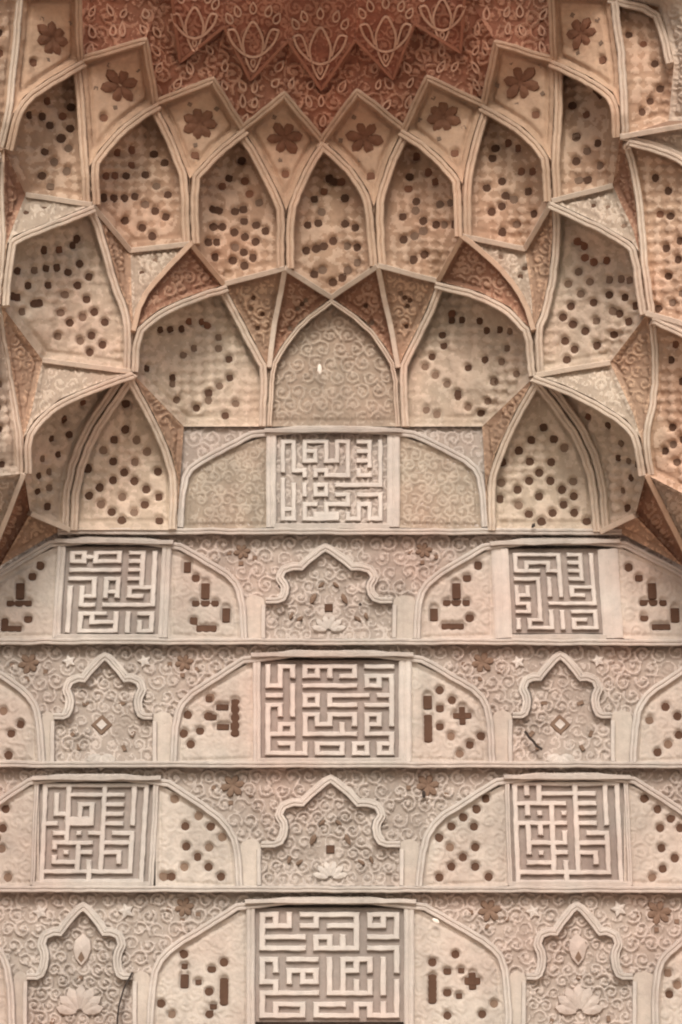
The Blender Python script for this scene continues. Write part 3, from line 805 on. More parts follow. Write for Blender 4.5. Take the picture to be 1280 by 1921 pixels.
# third tier and its kites
for v, b, pt, ja, ma, jb, mb in (
    ('v1', 'V7', (24, 215), 'J0', [(30, 150), (38, 80)], 'J1', [(45, 180), (85, 150), (120, 130)]),
    ('v2', 'V1', (168, 312), 'J1', [(163, 240), (158, 170)], 'J2', [(184, 283), (222, 240), (262, 210)]),
    ('v3', 'V2', (356, 335), 'J2', [(337, 287), (318, 240)], 'J3', [(372, 315), (405, 280), (435, 255)]),
    ('v4', 'V4', (537, 395), 'J3', [(525, 365), (505, 325), (478, 275)], 'J4', [(550, 362), (570, 315), (588, 284)]),
    ('v5', 'V4r', (702, 388), 'J4', [(690, 355), (665, 318), (632, 284)], 'J5', [(712, 350), (728, 300), (745, 262)]),
    ('v6', 'V2r', (868, 345), 'J5', [(855, 322), (825, 290), (790, 262)], 'J6', [(874, 310), (886, 260), (898, 222)]),
    ('v7', 'V1r', (1034, 300), 'J6', [(1018, 275), (985, 240), (945, 215)], 'J7', [(1037, 250), (1040, 180)]),
    ('v8', 'V7r', (1163, 200), 'J7', [(1150, 172), (1110, 145), (1075, 128)], 'J8', [(1160, 120), (1150, 50)])):
    valley(v, b, pt); edge(v + '-' + ja, v, ma, ja); edge(v + '-' + jb, v, mb, jb)
# second tier
valley('w', 'V6', (250, 622)); valley('wr', 'V6r', (1001, 620))
edge('w-V1', 'w', [(240, 575), (222, 530), (203, 460), (187, 408)], 'V1'); edge('w-B1', 'w', [(247, 560)], 'B1')
edge('w-V2', 'w', [(264, 563), (305, 512)], 'V2'); edge('w-V3', 'w', [(276, 597), (300, 579), (350, 557)], 'V3')
edge('wr-V1r', 'wr', [(1017, 580), (1030, 520), (1037, 440)], 'V1r'); edge('wr-B1r', 'wr', [(998, 560)], 'B1r')
edge('wr-V2r', 'wr', [(986, 568), (955, 520), (905, 472)], 'V2r'); edge('wr-V3r', 'wr', [(978, 600), (958, 576), (900, 547)], 'V3r')
valley('c', 'A2', (505, 690), .06); valley('cr', 'A3', (747, 690), .06)
edge('c-V3', 'c', [(490, 665), (462, 610)], 'V3'); edge('c-V4', 'c', [(513, 620), (525, 560)], 'V4'); edge('c-V5', 'c', [(525, 652), (562, 603)], 'V5')
edge('cr-V3r', 'cr', [(758, 665), (787, 610)], 'V3r'); edge('cr-V4r', 'cr', [(735, 620), (721, 560)], 'V4r'); edge('cr-V5', 'cr', [(725, 652), (688, 603)], 'V5')
valley('y', 'V8', (13, 458)); valley('yr', 'V8r', (1199, 472))
edge('y-V7', 'y', [(8, 380)], 'V7'); edge('y-B2', 'y', [(24, 425)], 'B2'); edge('y-V1', 'y', [(27, 441), (100, 413)], 'V1')
edge('yr-V7r', 'yr', [(1195, 400), (1182, 320)], 'V7r'); edge('yr-B2r', 'yr', [(1188, 430)], 'B2r'); edge('yr-V1r', 'yr', [(1186, 453), (1120, 416)], 'V1r')
# first tier
valley('x', 'V9', (44, 822)); valley('xr', 'V9r', (1203, 822))
edge('x-V8', 'x', [(30, 740), (14, 650)], 'V8'); edge('x-B3', 'x', [(57, 780)], 'B3'); edge('x-V6', 'x', [(64, 787), (112, 748), (175, 722)], 'V6')
edge('xr-V8r', 'xr', [(1222, 740), (1222, 660)], 'V8r'); edge('xr-B3r', 'xr', [(1188, 775)], 'B3r'); edge('xr-V6r', 'xr', [(1176, 787), (1115, 748), (1060, 722)], 'V6r')
edge('D1-V6', 'D1', [(135, 902), (166, 815), (206, 755)], 'V6', 1.6); edge('D2-V6', 'D2', [(335, 902), (322, 850), (290, 780)], 'V6', 1.6)
edge('D3-V6r', 'D3', [(914, 905), (930, 850), (965, 775)], 'V6r', 1.6); edge('D4-V6r', 'D4', [(1122, 905), (1098, 830), (1055, 765)], 'V6r', 1.6)

def niche(label, left, right, base, pts, mat='creamp', ribmat='ribc', bulge=.1, rw=14, relief=None, psize=6.3, red=None, ribs=True, name='muqarnas_niche', step=2.7):
    """left and right edges run from the base up to the tip, base runs from left to right"""
    L, R, B = E(*left), E(*right), E(*base)
    poly = L + R[::-1][1:] + B[::-1][1:-1]
    b0 = B[len(B) // 2]
    t = thing(name, label, 'niche', (b0[0], b0[1], b0[2]))
    s = Surf(poly, bulge=bulge, hood=True)
    o = s.build('back_panel', mat, t, step, edged(relief or diaper(), rw + 4 if ribs else 3), [q for q in pts if s.has(*q, rw + 5)], psize)
    plugs(s, o, pts, psize, red_above=red, margin=rw + 5)
    if ribs:
        for l in (L, R):
            ol = offset_line([(x, y, z) for x, y, z in smooth_line(l, 1)], rw * .5 + 1.5, s.poly)
            rib('arch_rib', ol, rw, .022, ribmat, t, .05, 0, .9, .009)
    return t, s
def facet(label, edges, mat='cream', ribs=(), ribmat='ribc', bulge=.02, relief=None, rw=10, name='facet', dots=(), psize=4.5, cat='facet'):
    poly = E(*edges)
    if np.hypot(poly[0][0] - poly[-1][0], poly[0][1] - poly[-1][1]) < 1: poly = poly[:-1]
    c = np.mean(np.array(poly), 0)
    t = thing(name, label, cat, tuple(c))
    s = Surf(poly, bulge=bulge)
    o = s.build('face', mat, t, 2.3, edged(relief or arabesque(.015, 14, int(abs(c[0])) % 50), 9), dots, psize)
    for r in ribs:
        l = E(*r); rib('rib', [(x, y, z - .01) for x, y, z in l], rw, .022, ribmat, t, .05, 1, .4)
    plugs(s, o, dots, psize)
    return t, s
# ---- lowest tier
niche('lowest left squinch niche, diamond pattern of dark plugs above the frieze', ['D1-V6'], ['D2-V6'], ['D1>D2'],
      zm(0, 780, 4, [(940,105),(855,182),(1018,182),(775,258),(1098,270),(848,340),(1008,345),(660,395),(930,422),(1180,418),(845,480),(1005,487),(745,535),(1095,548),(668,595),(915,605),(1188,605),(755,658),(1085,660),(835,715),(1005,718),(912,775),(1195,778),(950,-80)]), psize=7.5, bulge=.13)
niche('narrow dark-topped niche at the left of the lowest left squinch', ['V9-x', 'x-V6'], ['D1-V6'], ['V9>C1', 'C1>D1'],
      zm(0, 780, 4, [(500,35),(405,178),(535,148),(455,295),(342,325),(390,425),(315,455),(385,545),(305,575),(372,680),(640,-80),(500,40),(460,-50)]), psize=6.5, bulge=.16, red=800)
niche('lowest right squinch niche, diamond pattern of dark plugs above the frieze', ['D3-V6r'], ['D4-V6r'], ['D3>D4'],
      zm(960, 780, 4, [(240,90),(155,182),(318,178),(62,262),(398,242),(142,342),(300,345),(212,425),(135,485),(295,485),(465,490),(50,550),(382,550),(210,600),(470,600),(55,665),(395,660),(132,730),(312,722),(475,720),(228,785),(568,782),(555,412),(-60,350),(-70,500),(-80,620)]), psize=7.5, bulge=.13)
niche('narrow dark-topped niche at the right of the lowest right squinch', ['D4-V6r'], ['V9r-xr', 'xr-V6r'], ['D4>C1r', 'C1r>V9r'],
      zm(960, 780, 4, [(705,85),(800,215),(780,322),(855,345),(920,370),(875,470),(818,565),(908,598),(978,630),(855,695),(560,20),(640,-40)]), psize=6.5, bulge=.16, red=800)
PT['E1'] = (340, 872, 11.93); PT['E1r'] = (909, 872, 11.93)
facet('brown wedge between the lowest left squinch and the niche above it', ['V6>A1', 'A1>E1', 'E1>D2', 'D2-V6'], 'warm')
facet('brown wedge between the lowest right squinch and the niche above it', ['V6r>A1r', 'A1r>E1r', 'E1r>D3', 'D3-V6r'], 'warm')
facet('pale spandrel over the arch of the lowest left squinch', ['x-B3', 'B3>V6', '~x-V6'], 'cream', [['B3>V6']], dots=[])
facet('pale spandrel over the arch of the lowest right squinch', ['xr-B3r', 'B3r>V6r', '~xr-V6r'], 'cream', [['B3r>V6r']])
facet('brown triangular face left of the lowest left squinch spandrel', ['x-V8', 'V8>B3', '~x-B3'], 'warm')
facet('brown triangular face right of the lowest right squinch spandrel', ['xr-V8r', 'V8r>B3r', '~xr-B3r'], 'warm')
# ---- second tier
niche('plain scroll-carved pointed niche at the centre of the vault', ['A2-c', 'c-V5'], ['A3-cr', 'cr-V5'], ['A2>A3'], [], mat='tan', bulge=.09, relief=arabesque(.018, 16, 4), rw=9, step=2.1)
niche('dotted niche left of the plain central niche', ['V6-w', 'w-V3'], ['A2-c', 'c-V3'], ['V6>A1', 'A1>A2'],
      zm(320, 480, 4, [(-60,560),(15,555),(100,550),(155,495),(250,495),(290,520),(370,605),(370,690),(445,768),(450,908),(375,970),(295,1025),(110,740),(190,690)]) + zm(0, 660, 2, [(785,150),(785,180),(740,210),(885,190),(845,235),(590,130),(655,95),(655,120),(670,180),(560,60)]), bulge=.2, psize=6.6, red=620)
niche('dotted niche right of the plain central niche', ['A3-cr', 'cr-V3r'], ['V6r-wr', 'wr-V3r'], ['A3>A1r', 'A1r>V6r'],
      zm(640, 480, 4, [(825,430),(825,480),(895,480),(1025,490),(1080,560),(1175,555),(1250,570),(755,590),(765,670),(680,750),(630,825),(705,890),(790,955),(870,1025),(945,835),(1070,775),(1230,690),(1190,790),(1140,940),(1250,1000)]) + zm(640, 660, 2, [(437,165),(475,207),(320,213),(360,230),(565,110),(625,145),(545,185),(520,230),(650,80)]), bulge=.2, psize=6.6, red=620)
niche('large left niche of the second tier with crosses of dark plugs', ['V8-y', 'y-V1'], ['V6-w', 'w-V1'], ['V8>B3', 'B3>V6'],
      zm(0, 480, 4, [(605,52),(672,150),(588,215),(495,285),(440,85),(360,90),(275,105),(375,215),(520,115),(225,220),(150,110),(150,310),(110,300),(310,350),(270,355),(185,415),(465,422),(530,497),(785,490),(710,415),(625,455),(655,320),(690,590),(605,632),(770,660),(675,715),(440,600)]) + zm(0, 240, 4, [(345,920),(460,915),(590,830),(560,880),(470,715)]), bulge=.17, psize=7.2, red=505)
niche('large right niche of the second tier with crosses of dark plugs', ['V6r-wr', 'wr-V1r'], ['V8r-yr', 'yr-V1r'], ['V6r>B3r', 'B3r>V8r'],
      zm(960, 480, 4, [(495,115),(420,205),(578,190),(510,280),(720,175),(805,170),(865,180),(720,290),(835,310),(605,345),(440,372),(745,410),(795,430),(385,455),(625,485),(458,508),(860,490),(905,495),(548,560),(400,632),(470,695),(412,770),(635,670),(755,590),(910,375),(540,10),(605,45),(700,35)]) + zm(960, 240, 4, [(485,850),(530,890)]), bulge=.17, psize=7.2, red=505)
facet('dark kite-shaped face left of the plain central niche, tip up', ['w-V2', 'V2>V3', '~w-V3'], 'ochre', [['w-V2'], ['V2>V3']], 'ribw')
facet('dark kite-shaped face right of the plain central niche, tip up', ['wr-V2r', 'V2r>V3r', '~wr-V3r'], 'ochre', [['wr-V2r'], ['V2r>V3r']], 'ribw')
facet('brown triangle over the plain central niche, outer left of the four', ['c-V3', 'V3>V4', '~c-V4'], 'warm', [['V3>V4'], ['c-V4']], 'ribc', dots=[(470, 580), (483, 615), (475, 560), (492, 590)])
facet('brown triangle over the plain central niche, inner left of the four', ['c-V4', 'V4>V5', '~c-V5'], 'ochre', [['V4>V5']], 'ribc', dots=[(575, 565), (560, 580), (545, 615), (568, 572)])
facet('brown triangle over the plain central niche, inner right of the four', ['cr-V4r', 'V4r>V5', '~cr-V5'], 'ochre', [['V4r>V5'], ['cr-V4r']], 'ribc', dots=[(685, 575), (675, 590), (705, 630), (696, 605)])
facet('brown triangle over the plain central niche, outer right of the four', ['cr-V3r', 'V3r>V4r', '~cr-V4r'], 'warm', [['V3r>V4r']], 'ribc', dots=[(763, 612), (760, 560), (770, 565), (752, 552), (765, 575)])
facet('patterned triangle right of the large left second-tier niche, upper', ['w-V1', 'V1>B1', '~w-B1'], 'warm', [['V1>B1']])
facet('patterned triangle right of the large left second-tier niche, lower pale one', ['w-B1', 'B1>V2', '~w-V2'], 'cream', [['B1>V2']], dots=[(290, 485), (265, 508), (235, 508)])
facet('patterned triangle left of the large right second-tier niche, upper', ['wr-V1r', 'V1r>B1r', '~wr-B1r'], 'warm', [['V1r>B1r']])
facet('patterned triangle left of the large right second-tier niche, lower pale one', ['wr-B1r', 'B1r>V2r', '~wr-V2r'], 'cream', [['B1r>V2r']], dots=[(942, 480), (985, 500), (978, 515)])
facet('pale spandrel over the large left second-tier niche', ['y-B2', 'B2>V1', '~y-V1'], 'cream', [['B2>V1']], dots=[(83, 385), (50, 393)])
facet('pale spandrel over the large right second-tier niche', ['yr-B2r', 'B2r>V1r', '~yr-V1r'], 'cream', [['B2r>V1r']], dots=[(1113, 382), (1140, 385), (1170, 420)])
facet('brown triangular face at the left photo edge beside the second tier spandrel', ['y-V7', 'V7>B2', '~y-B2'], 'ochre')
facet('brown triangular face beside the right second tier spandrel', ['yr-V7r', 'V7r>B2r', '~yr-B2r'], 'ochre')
# ---- third tier: five pointed niches in the middle and one at each side
N3 = dict(bulge=.22, rw=15, psize=7.3, ribmat='ribw')
niche('outermost left niche of the third tier, beside the left photo edge', ['V7-v1', 'v1-J1'], ['V1-v2', 'v2-J1'], ['V7>B2', 'B2>V1'],
      zm(0, 240, 4, [(460,70),(345,170),(410,245),(495,315),(510,140),(320,350),(380,425)]) + zm(0, 0, 4, [(375,760),(475,860),(385,930),(530,790),(240,865),(335,870),(465,1020),(525,950)]), red=225, mat='warmp', **N3)
niche('second niche from the left in the third tier', ['V1-v2', 'v2-J2'], ['V2-v3', 'v3-J2'], ['V1>B1', 'B1>V2'],
      zm(0, 240, 4, [(1005,160),(1155,185),(900,185),(815,355),(880,350),(960,350),(1095,340),(1000,270),(1175,425),(1255,490),(1095,565),(1165,615),(1240,660),(1070,740),(1140,800),(800,520),(870,520),(945,520),(1020,505),(885,690),(950,690),(1230,250)]), red=330, mat='warmp', **N3)
niche('niche left of the central one in the third tier', ['V2-v3', 'v3-J3'], ['V4-v4', 'v4-J3'], ['V2>V3', 'V3>V4'],
      zm(320, 240, 4, [(530,240),(450,370),(400,430),(555,390),(590,485),(330,600),(375,610),(490,615),(550,600),(555,690),(660,550),(335,735),(400,735),(485,775),(560,810),(640,720),(705,765),(635,845),(490,890),(550,925),(615,965),(550,1025),(300,850),(360,850),(350,965),(470,990)]), red=370, mat='warmp', **N3)
niche('central niche of the third tier, right above the plain central niche', ['V4-v4', 'v4-J4'], ['V4r-v5', 'v5-J4'], ['V4>V5', 'V5>V4r'],
      zm(320, 240, 4, [(1185,370),(1215,395),(1160,465),(1090,525),(1140,620),(1115,705),(1040,720),(1030,915),(1100,900),(1155,880),(1220,840)]) + zm(640, 240, 4, [(20,520),(25,710),(95,740),(40,880),(110,890),(-10,400)]) + zm(320, 480, 4, [(1150,100),(1215,195),(1090,130)]) + [(650, 505), (668, 490), (640, 520)], red=370, mat='warmp', **N3)
niche('niche right of the central one in the third tier', ['V4r-v5', 'v5-J5'], ['V2r-v6', 'v6-J5'], ['V4r>V3r', 'V3r>V2r'],
      zm(640, 240, 4, [(550,215),(515,355),(505,445),(640,330),(690,400),(560,540),(555,610),(465,655),(730,565),(805,555),(610,765),(550,805),(475,830),(700,720),(760,720),(830,720),(625,945),(550,980),(610,690)]), red=370, mat='warmp', **N3)
niche('second niche from the right in the third tier', ['V2r-v6', 'v6-J6'], ['V1r-v7', 'v7-J6'], ['V2r>B1r', 'B1r>V1r'],
      zm(640, 240, 4, [(1160,140),(1140,215),(1205,390),(1100,440),(1230,500),(1205,580),(1135,620),(1215,770),(1240,110)]) + zm(960, 240, 4, [(30,150),(60,320),(140,320),(110,470),(10,530),(30,720),(90,790),(150,640),(-50,850)]), red=330, mat='warmp', **N3)
niche('outermost right niche of the third tier, below a rosette kite', ['V1r-v7', 'v7-J7'], ['V7r-v8', 'v8-J7'], ['V1r>B2r', 'B2r>V7r'],
      zm(960, 240, 4, [(480,60),(630,110),(555,165),(485,240),(650,280),(570,375),(500,380),(725,330)]) + zm(960, 0, 4, [(450,780),(605,690),(545,850),(720,760),(480,1010),(640,720)]), red=225, mat='warmp', **N3)
def kite(label, v, ja, t, jb, cx, cy, r, dx, dy, n=6, skip=(), half=False):
    ed = [v + '-' + ja, ja + '>' + t, t + '>' + jb, '~' + v + '-' + jb]
    poly = E(*ed)[:-1]
    c = np.mean(np.array(poly), 0)
    k = thing('rosette_kite', label, 'kite panel', tuple(c))
    s = Surf(poly, bulge=.05)
    o = s.build('face', 'warm', k, 2.6, edged(lambda X, Y, d: .006 * fbm(X, Y, 14), 13, .035, 3.0), [(dx, dy)], 7)
    for r_ in (E(ja + '>' + t, t + '>' + jb),):
        rib('top_rib', [(x, y, z - .01) for x, y, z in r_], 13, .026, 'ribw', k, .05, 0, .9, .009)
    rosette(s, o, cx, cy, r, n, 'plugr', random.random(), skip)
    put('plug', DISH['plugr'], s, dx, dy, 8, o, lift=-.022)
    for q in range(5):
        a = 2 * math.pi * q / 5 + .5
        qx, qy = cx + 1.62 * r * math.cos(a), cy + 1.5 * r * math.sin(a)
        if s.has(qx, qy, 17) and math.hypot(qx - dx, qy - dy) > 16: put('plug', DISH['plug2'], s, qx, qy, 4.2, o, a, lift=.001)
kite('rosette kite at the top left corner of the photo', 'v1', 'J0', 'T1', 'J1', 98, 72, 27, 65, 115, 7)
kite('rosette kite second from the left, its top tilted right', 'v2', 'J1', 'T2', 'J2', 225, 160, 28, 196, 218, 6)
kite('rosette kite third from the left', 'v3', 'J2', 'T3', 'J3', 375, 232, 27, 366, 288, 7)
kite('rosette kite left of the central axis', 'v4', 'J3', 'T4', 'J4', 534, 258, 28, 536, 324, 6)
kite('rosette kite right of the central axis', 'v5', 'J4', 'T5', 'J5', 684, 258, 28, 696, 327, 6)
kite('rosette kite third from the right', 'v6', 'J5', 'T6', 'J6', 832, 220, 27, 853, 284, 7)
kite('rosette kite second from the right, its top tilted left', 'v7', 'J6', 'T7', 'J7', 978, 155, 28, 1004, 212, 6)
kite('rosette kite at the top right, inside the outermost niche', 'v8', 'J7', 'T8', 'J8', 1092, 62, 25, 1128, 110, 6)
# ---- niches cut by the photo's edges
def side(name, x, y, Y): PT[name] = (x, y, Y)
side('q1', 1350, 350, 10.42); side('q2', 1352, 560, 10.52); side('q3', 1300, 612, 10.68)
edge('V7r-q1', 'V7r', [(1240, 274), (1290, 298)], 'q1', 1.0)
def open_niche(label, inner, outer, pts, psize=6.5, red=None, mat='cream', bulge=.08, topmat='ribc', topribs=()):
    A = E(*inner); O = [PT[n] for n in outer]
    poly = A + O
    c = np.array(poly).mean(0)
    t = thing('muqarnas_niche', label, 'niche', tuple(c))
    s = Surf(poly, bulge=bulge); o = s.build('back_panel', mat, t, 3, edged(diaper(), 17), pts, psize)
    plugs(s, o, pts, psize, red_above=red)
    rib('arch_rib', offset_line(smooth_line(A, 1), 8, s.poly), 13, .022, 'ribc', t, .05, 0, .9, .009)
    for r in topribs: rib('rib', E(r), 11, .022, topmat, t, .05, 1, .4)
    return t
open_niche('tall niche cut by the right photo edge, level with the second tier', ['V8r-yr', 'yr-V7r', 'V7r-q1'], ['q2', 'q3'],
      zm(1100, 240, 5.055, [(650,470),(770,590),(790,830),(750,1135),(860,1240),(770,1400),(880,1060),(900,1560),(800,1645),(670,1700),(690,810)]), 7, 420, 'warmp', topribs=['V7r-q1'])
side('q4', 1350, 655, 10.55); side('q5', 1350, 900, 10.88); side('q6', 1290, 930, 11.08)
edge('V8r-q4', 'V8r', [(1270, 612), (1310, 632)], 'q4', 1.0)
open_niche('tall niche cut by the right photo edge, beside the lowest right squinch', ['V9r-xr', 'xr-V8r', 'V8r-q4'], ['q5', 'q6'],
      zm(960, 480, 4, [(1210,670),(1180,780),(1260,940)]) + zm(960, 780, 4, [(1195,85),(1270,175),(1200,215),(1140,265),(1225,345)]), 7, 680, 'warmp', topribs=['V8r-q4'])
side('q7', 1350, 225, 10.22)
facet('pale spandrel at the right photo edge above the tall niche', ['V7r>q7', 'q7>q1', '~V7r-q1'], 'cream', [['V7r>q7']])
facet('pale spandrel at the right photo edge between the two tall niches', ['V8r>q3', 'q3>q2', 'q2>q4', '~V8r-q4'], 'cream', [['V8r>q3']])
side('q8', 1265, 118, 10.32); side('q9', 1255, 226, 10.52); side('q10', 1252, 40, 10.19)
edge('J8-q8', 'J8', [(1235, 12), (1252, 60)], 'q8', 1.0)
t_, s_ = niche('dark-topped niche at the top right corner of the photo', ['V7r-v8', 'v8-J8'], ['~J8-q8'], ['V7r>q9', 'q9>q8'],
      zm(960, 0, 4, [(890,245),(990,315),(1070,465),(1110,660),(1045,750),(1215,755),(1140,850),(990,830)]), mat='warmp', bulge=.1, red=130, psize=6.5)
side('q11', 1350, 120, 10.02); side('q12', 1350, -20, 9.89); side('q13', 1240, -20, 10.09)
facet('pale upright strip in the top right corner of the photo', ['J8-q8', 'q8>q9', 'q9>q7', 'q7>q11', 'q11>q12', 'q12>q13', 'q13>J8'], 'ribc', [])
side('p1', -70, 330, 10.35); side('p2', -70, 560, 10.48)
edge('V7-p1', 'V7', [(-30, 300)], 'p1', 1.0)
open_niche('sliver of a niche at the left photo edge, level with the second tier', ['V8-y', 'y-V7', 'V7-p1'], ['p2'], [], 6, None, 'warmp', .04)
side('p3', -70, 640, 10.55); side('p4', -70, 900, 10.88)
edge('V8-p3', 'V8', [(-30, 600)], 'p3', 1.0)
open_niche('sliver of a dotted niche at the left photo edge, beside the lowest left squinch', ['V9-x', 'x-V8', 'V8-p3'], ['p4'], [(2, 764), (3, 804), (8, 870), (4, 720)], 6, None, 'cream', .05)
side('p5', -70, 250, 10.22); side('p6', -70, -12, 9.95)
open_niche('sliver of a red-brown niche in the top left corner of the photo', ['V7-v1', 'v1-J0'], ['p6', 'p5'], [(3, 98), (2, 60)], 7, 200, 'warmp', .05)
# feet of the side niches, beside the topmost frieze
side('r1', -18, 1046, 11.67); side('r2', -70, 1105, 11.80); side('r3', 104, 1000, 11.97); side('r4', 0, 1062, 11.93)
facet('dark red sloping face at the left photo edge over the topmost frieze', ['V9>C1', 'C1>r4', 'r4>r2', 'r2>r1', 'r1>V9'], 'ochre', [], bulge=.12)
facet('small carved triangle under the lowest left squinch, beside the dark slope', ['C1>D1', 'D1>r3', 'r3>r4', 'r4>C1'], 'warm', [['C1>D1']])
side('s1', 1292, 1046, 11.67); side('s2', 1350, 1105, 11.80); side('s3', 1164, 1000, 11.97); side('s4', 1282, 1062, 11.93)
facet('dark brown sloping face at the right photo edge over the topmost frieze', ['V9r>C1r', 'C1r>s4', 's4>s2', 's2>s1', 's1>V9r'], 'ochre', [['V9r>s1']], 'ribw', bulge=.12)
facet('small carved triangle under the lowest right squinch, beside the dark slope', ['D4>C1r', 'C1r>s4', 's4>s3', 's3>D4'], 'warm', [['D4>C1r']])
facet('pale strip of a side niche at the left photo edge above the frieze corner', ['V9>r1', 'r1>r2', 'r2>p4', 'p4>V9'], 'cream', [['V9>r1']])
facet('pale carved strip at the right photo edge above the frieze corner', ['V9r>s1', 's1>s2', 's2>q5', 'q5>q6', 'q6>V9r'], 'cream', [])
# ---- the crown: lacy cells and lotus shields
for n, x, y in (('U0', 322, -8), ('S1', 338, 116), ('U1', 420, 50), ('S2', 470, 150), ('U2', 540, 76), ('S3', 603, 168), ('U3', 667, 74), ('S4', 737, 148), ('U4', 778, 44), ('S5', 864, 98), ('U5', 872, -8)): P1(n, x, y, H5)
for n, x, y, Y in (('k0', 152, -25, 10.6), ('k1', 322, -25, 10.5), ('k2', 420, -28, 10.45), ('k3', 542, -28, 10.4), ('k4', 667, -28, 10.4), ('k5', 780, -28, 10.45), ('k6', 872, -25, 10.5), ('k7', 1032, -25, 10.6), ('g1', 300, 6, 10.65), ('h1', 885, 6, 10.65)):
    PT[n] = (x, y, Y)
lace = lambda sd: arabesque(.024, 19, sd + 40)
def curve_on(s, pts, w, h, mat, parent, name, closed=False):
    pts = [p for p in pts]
    if closed: pts = pts + [pts[0]]
    q = smooth_line([(x, y, 0) for x, y in pts], 2)
    z = s.depth(q[:, 0], q[:, 1]); q[:, 2] = z - .004
    return rib(name, q, w, h, mat, parent, .02, 0, .2)
def loop(s, x, y, rx, ry, rot, parent, mat='lace', w=3.4):
    """a pointed leaf-shaped loop of the plaster lace"""
    out = []
    for k in range(9):
        a = 2 * math.pi * k / 9 + math.pi / 2
        r = 1.25 if k == 0 else .9
        u, v = rx * r * math.cos(a), -ry * r * math.sin(a)
        out.append((x + u * math.cos(rot) - v * math.sin(rot), y + u * math.sin(rot) + v * math.cos(rot)))
    if all(s.has(px, py, 1) for px, py in out): curve_on(s, out, w, .012, mat, parent, 'lace_loop', True)
def cell(label, ed, mat, sd):
    poly = E(*ed)[:-1]; c = np.array(poly).mean(0)
    t = thing('crown_cell', label, 'carved panel', tuple(c))
    s = Surf(poly, bulge=.05); lp = s.build('lace_panel', mat, t, 2.3, lace(sd))
    k = 0
    for gy in np.arange(-10, 270, 34):
        for gx in np.arange(140, 1040, 31):
            k += 1
            x = gx + (k % 2) * 8 + random.uniform(-4, 4); y = gy + random.uniform(-4, 4)
            if s.has(x, y, 9): loop(s, x, y, random.uniform(5, 7.5), random.uniform(8, 12), random.uniform(-.7, .7), lp)
    return t, s
cell('red lacy panel in the crown, far left', ['J1>T2', 'T2>g1', 'g1>k1', 'k1>k0', 'k0>J1'], 'crown', 1)
cell('red lacy panel in the crown between second and third left kites', ['T2>J2', 'J2>T3', 'T3>U1', 'U1>S1', 'S1>U0', 'U0>g1', 'g1>T2'], 'crown', 2)
cell('red lacy panel in the crown above the left niche of the central trio', ['T3>J3', 'J3>T4', 'T4>U2', 'U2>S2', 'S2>U1', 'U1>T3'], 'crown', 3)
cell('red lacy panel in the crown above the central niche', ['T4>J4', 'J4>T5', 'T5>U3', 'U3>S3', 'S3>U2', 'U2>T4'], 'crown', 4)
cell('red lacy panel in the crown above the right niche of the central trio', ['T5>J5', 'J5>T6', 'T6>U4', 'U4>S4', 'S4>U3', 'U3>T5'], 'crown', 5)
cell('red lacy panel in the crown between second and third right kites', ['T6>J6', 'J6>T7', 'T7>h1', 'h1>U5', 'U5>S5', 'S5>U4', 'U4>T6'], 'crown', 6)
cell('red lacy panel in the crown, far right', ['T7>J7', 'J7>k7', 'k7>k6', 'k6>h1', 'h1>T7'], 'crown', 7)
def shield(label, ua, tip, ub, ka, kb, cx, cy, r):
    f = .055
    pts = [PT[ua], PT[tip], PT[ub], PT[kb], PT[ka]]
    poly = [(x, y, z - f) for x, y, z in pts]
    c = np.array(poly).mean(0)
    t = thing('lotus_shield', label, 'shield', tuple(c))
    s = Surf(poly, bulge=.02); o = s.build('face', 'red', t, 2.2, arabesque(.014, 15, int(cx) % 40))
    # returns of the shield back to the panel behind
    for a, b in ((0, 1), (1, 2)):
        l = resample([pts[a], pts[b]], 8)
        V = [W(x, y, z - f) for x, y, z in l] + [W(x, y, z + .02) for x, y, z in l]; n = len(l)
        mesh_obj('edge_return', V, [(i, i + 1, n + i + 1, n + i) for i in range(n - 1)], 'red', t)
    rib('rim', [(x, y, z - f - .005) for x, y, z in pts[:3]], 6, .012, 'crown_g', t, .03, 0, .3)  # rim coloured dark to paint in the shadow line of the shield
    k = r / 54
    L = lambda pts: [(cx + u * k, cy + v * k) for u, v in pts]
    mir = lambda pts: [(-u, v) for u, v in pts]
    side_petal = [(-50, -50), (-37, -54), (-29, -40), (-22, -14)]
    curve_on(s, L([(-50, -50), (-44, -30), (-30, -13), (-16, -2), (0, 3), (16, -2), (30, -13), (44, -30), (50, -50)]), 4.6, .02, 'lace', o, 'lotus_bowl')
    curve_on(s, L(side_petal), 4, .018, 'lace', o, 'lotus_petal'); curve_on(s, L(mir(side_petal)), 4, .018, 'lace', o, 'lotus_petal')
    curve_on(s, L([(-17, -5), (-21, -28), (-13, -50), (0, -72), (13, -50), (21, -28), (17, -5)]), 4.4, .02, 'lace', o, 'lotus_bud')
    curve_on(s, L([(-16, 0), (-10, 16), (0, 34), (10, 16), (16, 0)]), 4, .018, 'lace', o, 'lotus_stem')
    loop(s, cx, cy + 12 * k, 5 * k, 7 * k, math.pi, o)
    for u, v in ((-46, -72), (46, -72), (-30, -86), (30, -86), (0, -92)):
        if s.has(cx + u * k, cy + v * k, 8): loop(s, cx + u * k, cy + v * k, 7, 10, u * .01, o)
shield('lotus shield in the crown, leftmost of five', 'U0', 'S1', 'U1', 'k1', 'k2', 365, 70, 46)
shield('lotus shield in the crown, second from the left', 'U1', 'S2', 'U2', 'k2', 'k3', 475, 105, 52)
shield('lotus shield in the middle of the crown', 'U2', 'S3', 'U3', 'k3', 'k4', 601, 118, 54)
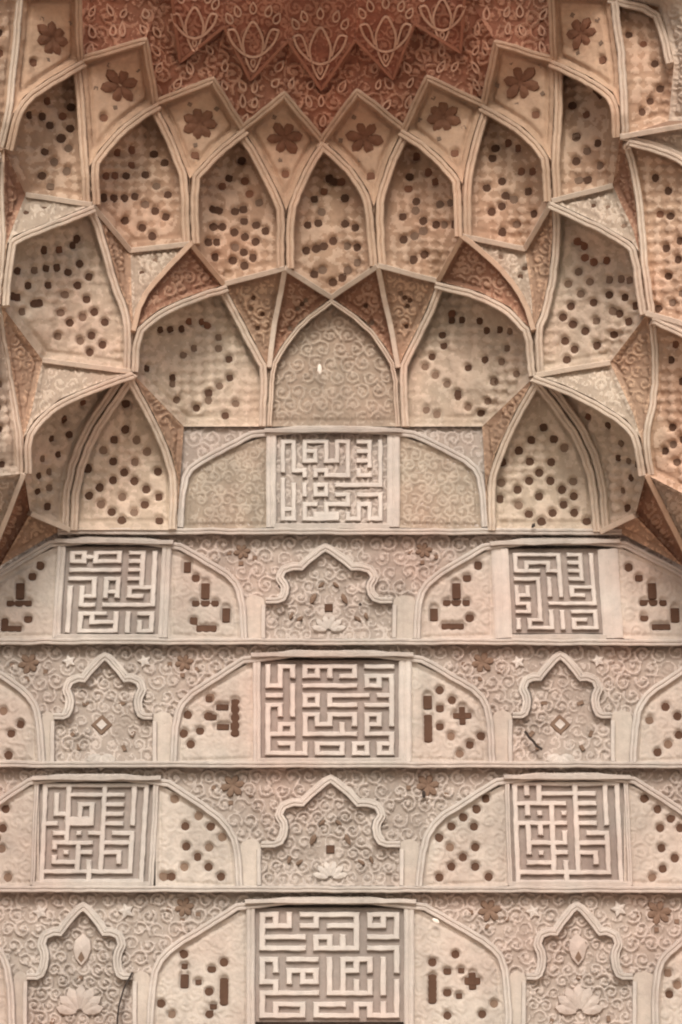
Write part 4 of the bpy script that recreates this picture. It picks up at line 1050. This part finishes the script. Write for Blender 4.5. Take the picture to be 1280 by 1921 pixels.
shield('lotus shield in the crown, second from the right', 'U3', 'S4', 'U4', 'k4', 'k5', 724, 95, 52)
shield('lotus shield in the crown, rightmost of five', 'U4', 'S5', 'U5', 'k5', 'k6', 830, 55, 46)

# ------------------------------------------------------------------ wear: a crack, dark holes, white chips
def crack(label, pts, row, w=2.2):
    o = rib('crack', flat(pts, ROWY[row] - .026), w, .002, 'crack', None, .02, 1, .8); tag(o, label, 'crack')
crack('thin dark curving crack beside the lower left lobed niche', [(248, 1824), (237, 1845), (228, 1868), (222, 1895), (218, 1950)], 5, 3.0)
def chip(label, x, y, Y, r, mat, sx=1.0, sy=1.0, roll=0.0):
    p = W(x, y, Y); sc = r * np.linalg.norm(p - CAMP) / F_PX
    V = []; n = 9
    for z, k in ((0, 1.15), (.25, .8), (.35, .3)):
        for i in range(n):
            a = 2 * math.pi * i / n; q = k * (1 + random.uniform(-.25, .25))
            u, v = q * math.cos(a) * sx, q * math.sin(a) * sy
            V.append((p[0] + sc * (u * math.cos(roll) - v * math.sin(roll)), p[1] - sc * z, p[2] + sc * (u * math.sin(roll) + v * math.cos(roll))))
    Fc = [(j * n + i, j * n + (i + 1) % n, (j + 1) * n + (i + 1) % n, (j + 1) * n + i) for j in range(2) for i in range(n)] + [tuple(2 * n + i for i in range(n))]
    tag(mesh_obj('plaster_chip', V, Fc, mat), label, 'chip')
chip('bright white chip high in the plain central niche', 600, 692, 11.86, 5, 'chip', .7, 1.6)
chip('white chip on the right arch band of the lowest frieze', 818, 1728, 12.07, 4, 'chip', 1.9, .8, -.5)
chip('small black hole in the moulding under the lowest right squinch', 1001, 986, 11.9, 4, 'crack', .7, 1.2, -.4)
chip('small black hole above the left shoulder of the right lettering arch', 795, 1490, 12.08, 4, 'crack', .8, 1.7)
chip('small dark hole in the broad low lobed niche', 676, 1134, 12.0, 3, 'crack')
crack('short black squiggle crack in the right diamond-boss niche', [(984, 1371), (990, 1378), (993, 1384), (1002, 1392), (1006, 1399), (1018, 1406)], 3, 4.5)
for row in (2, 3, 4, 5): build_strip(row)
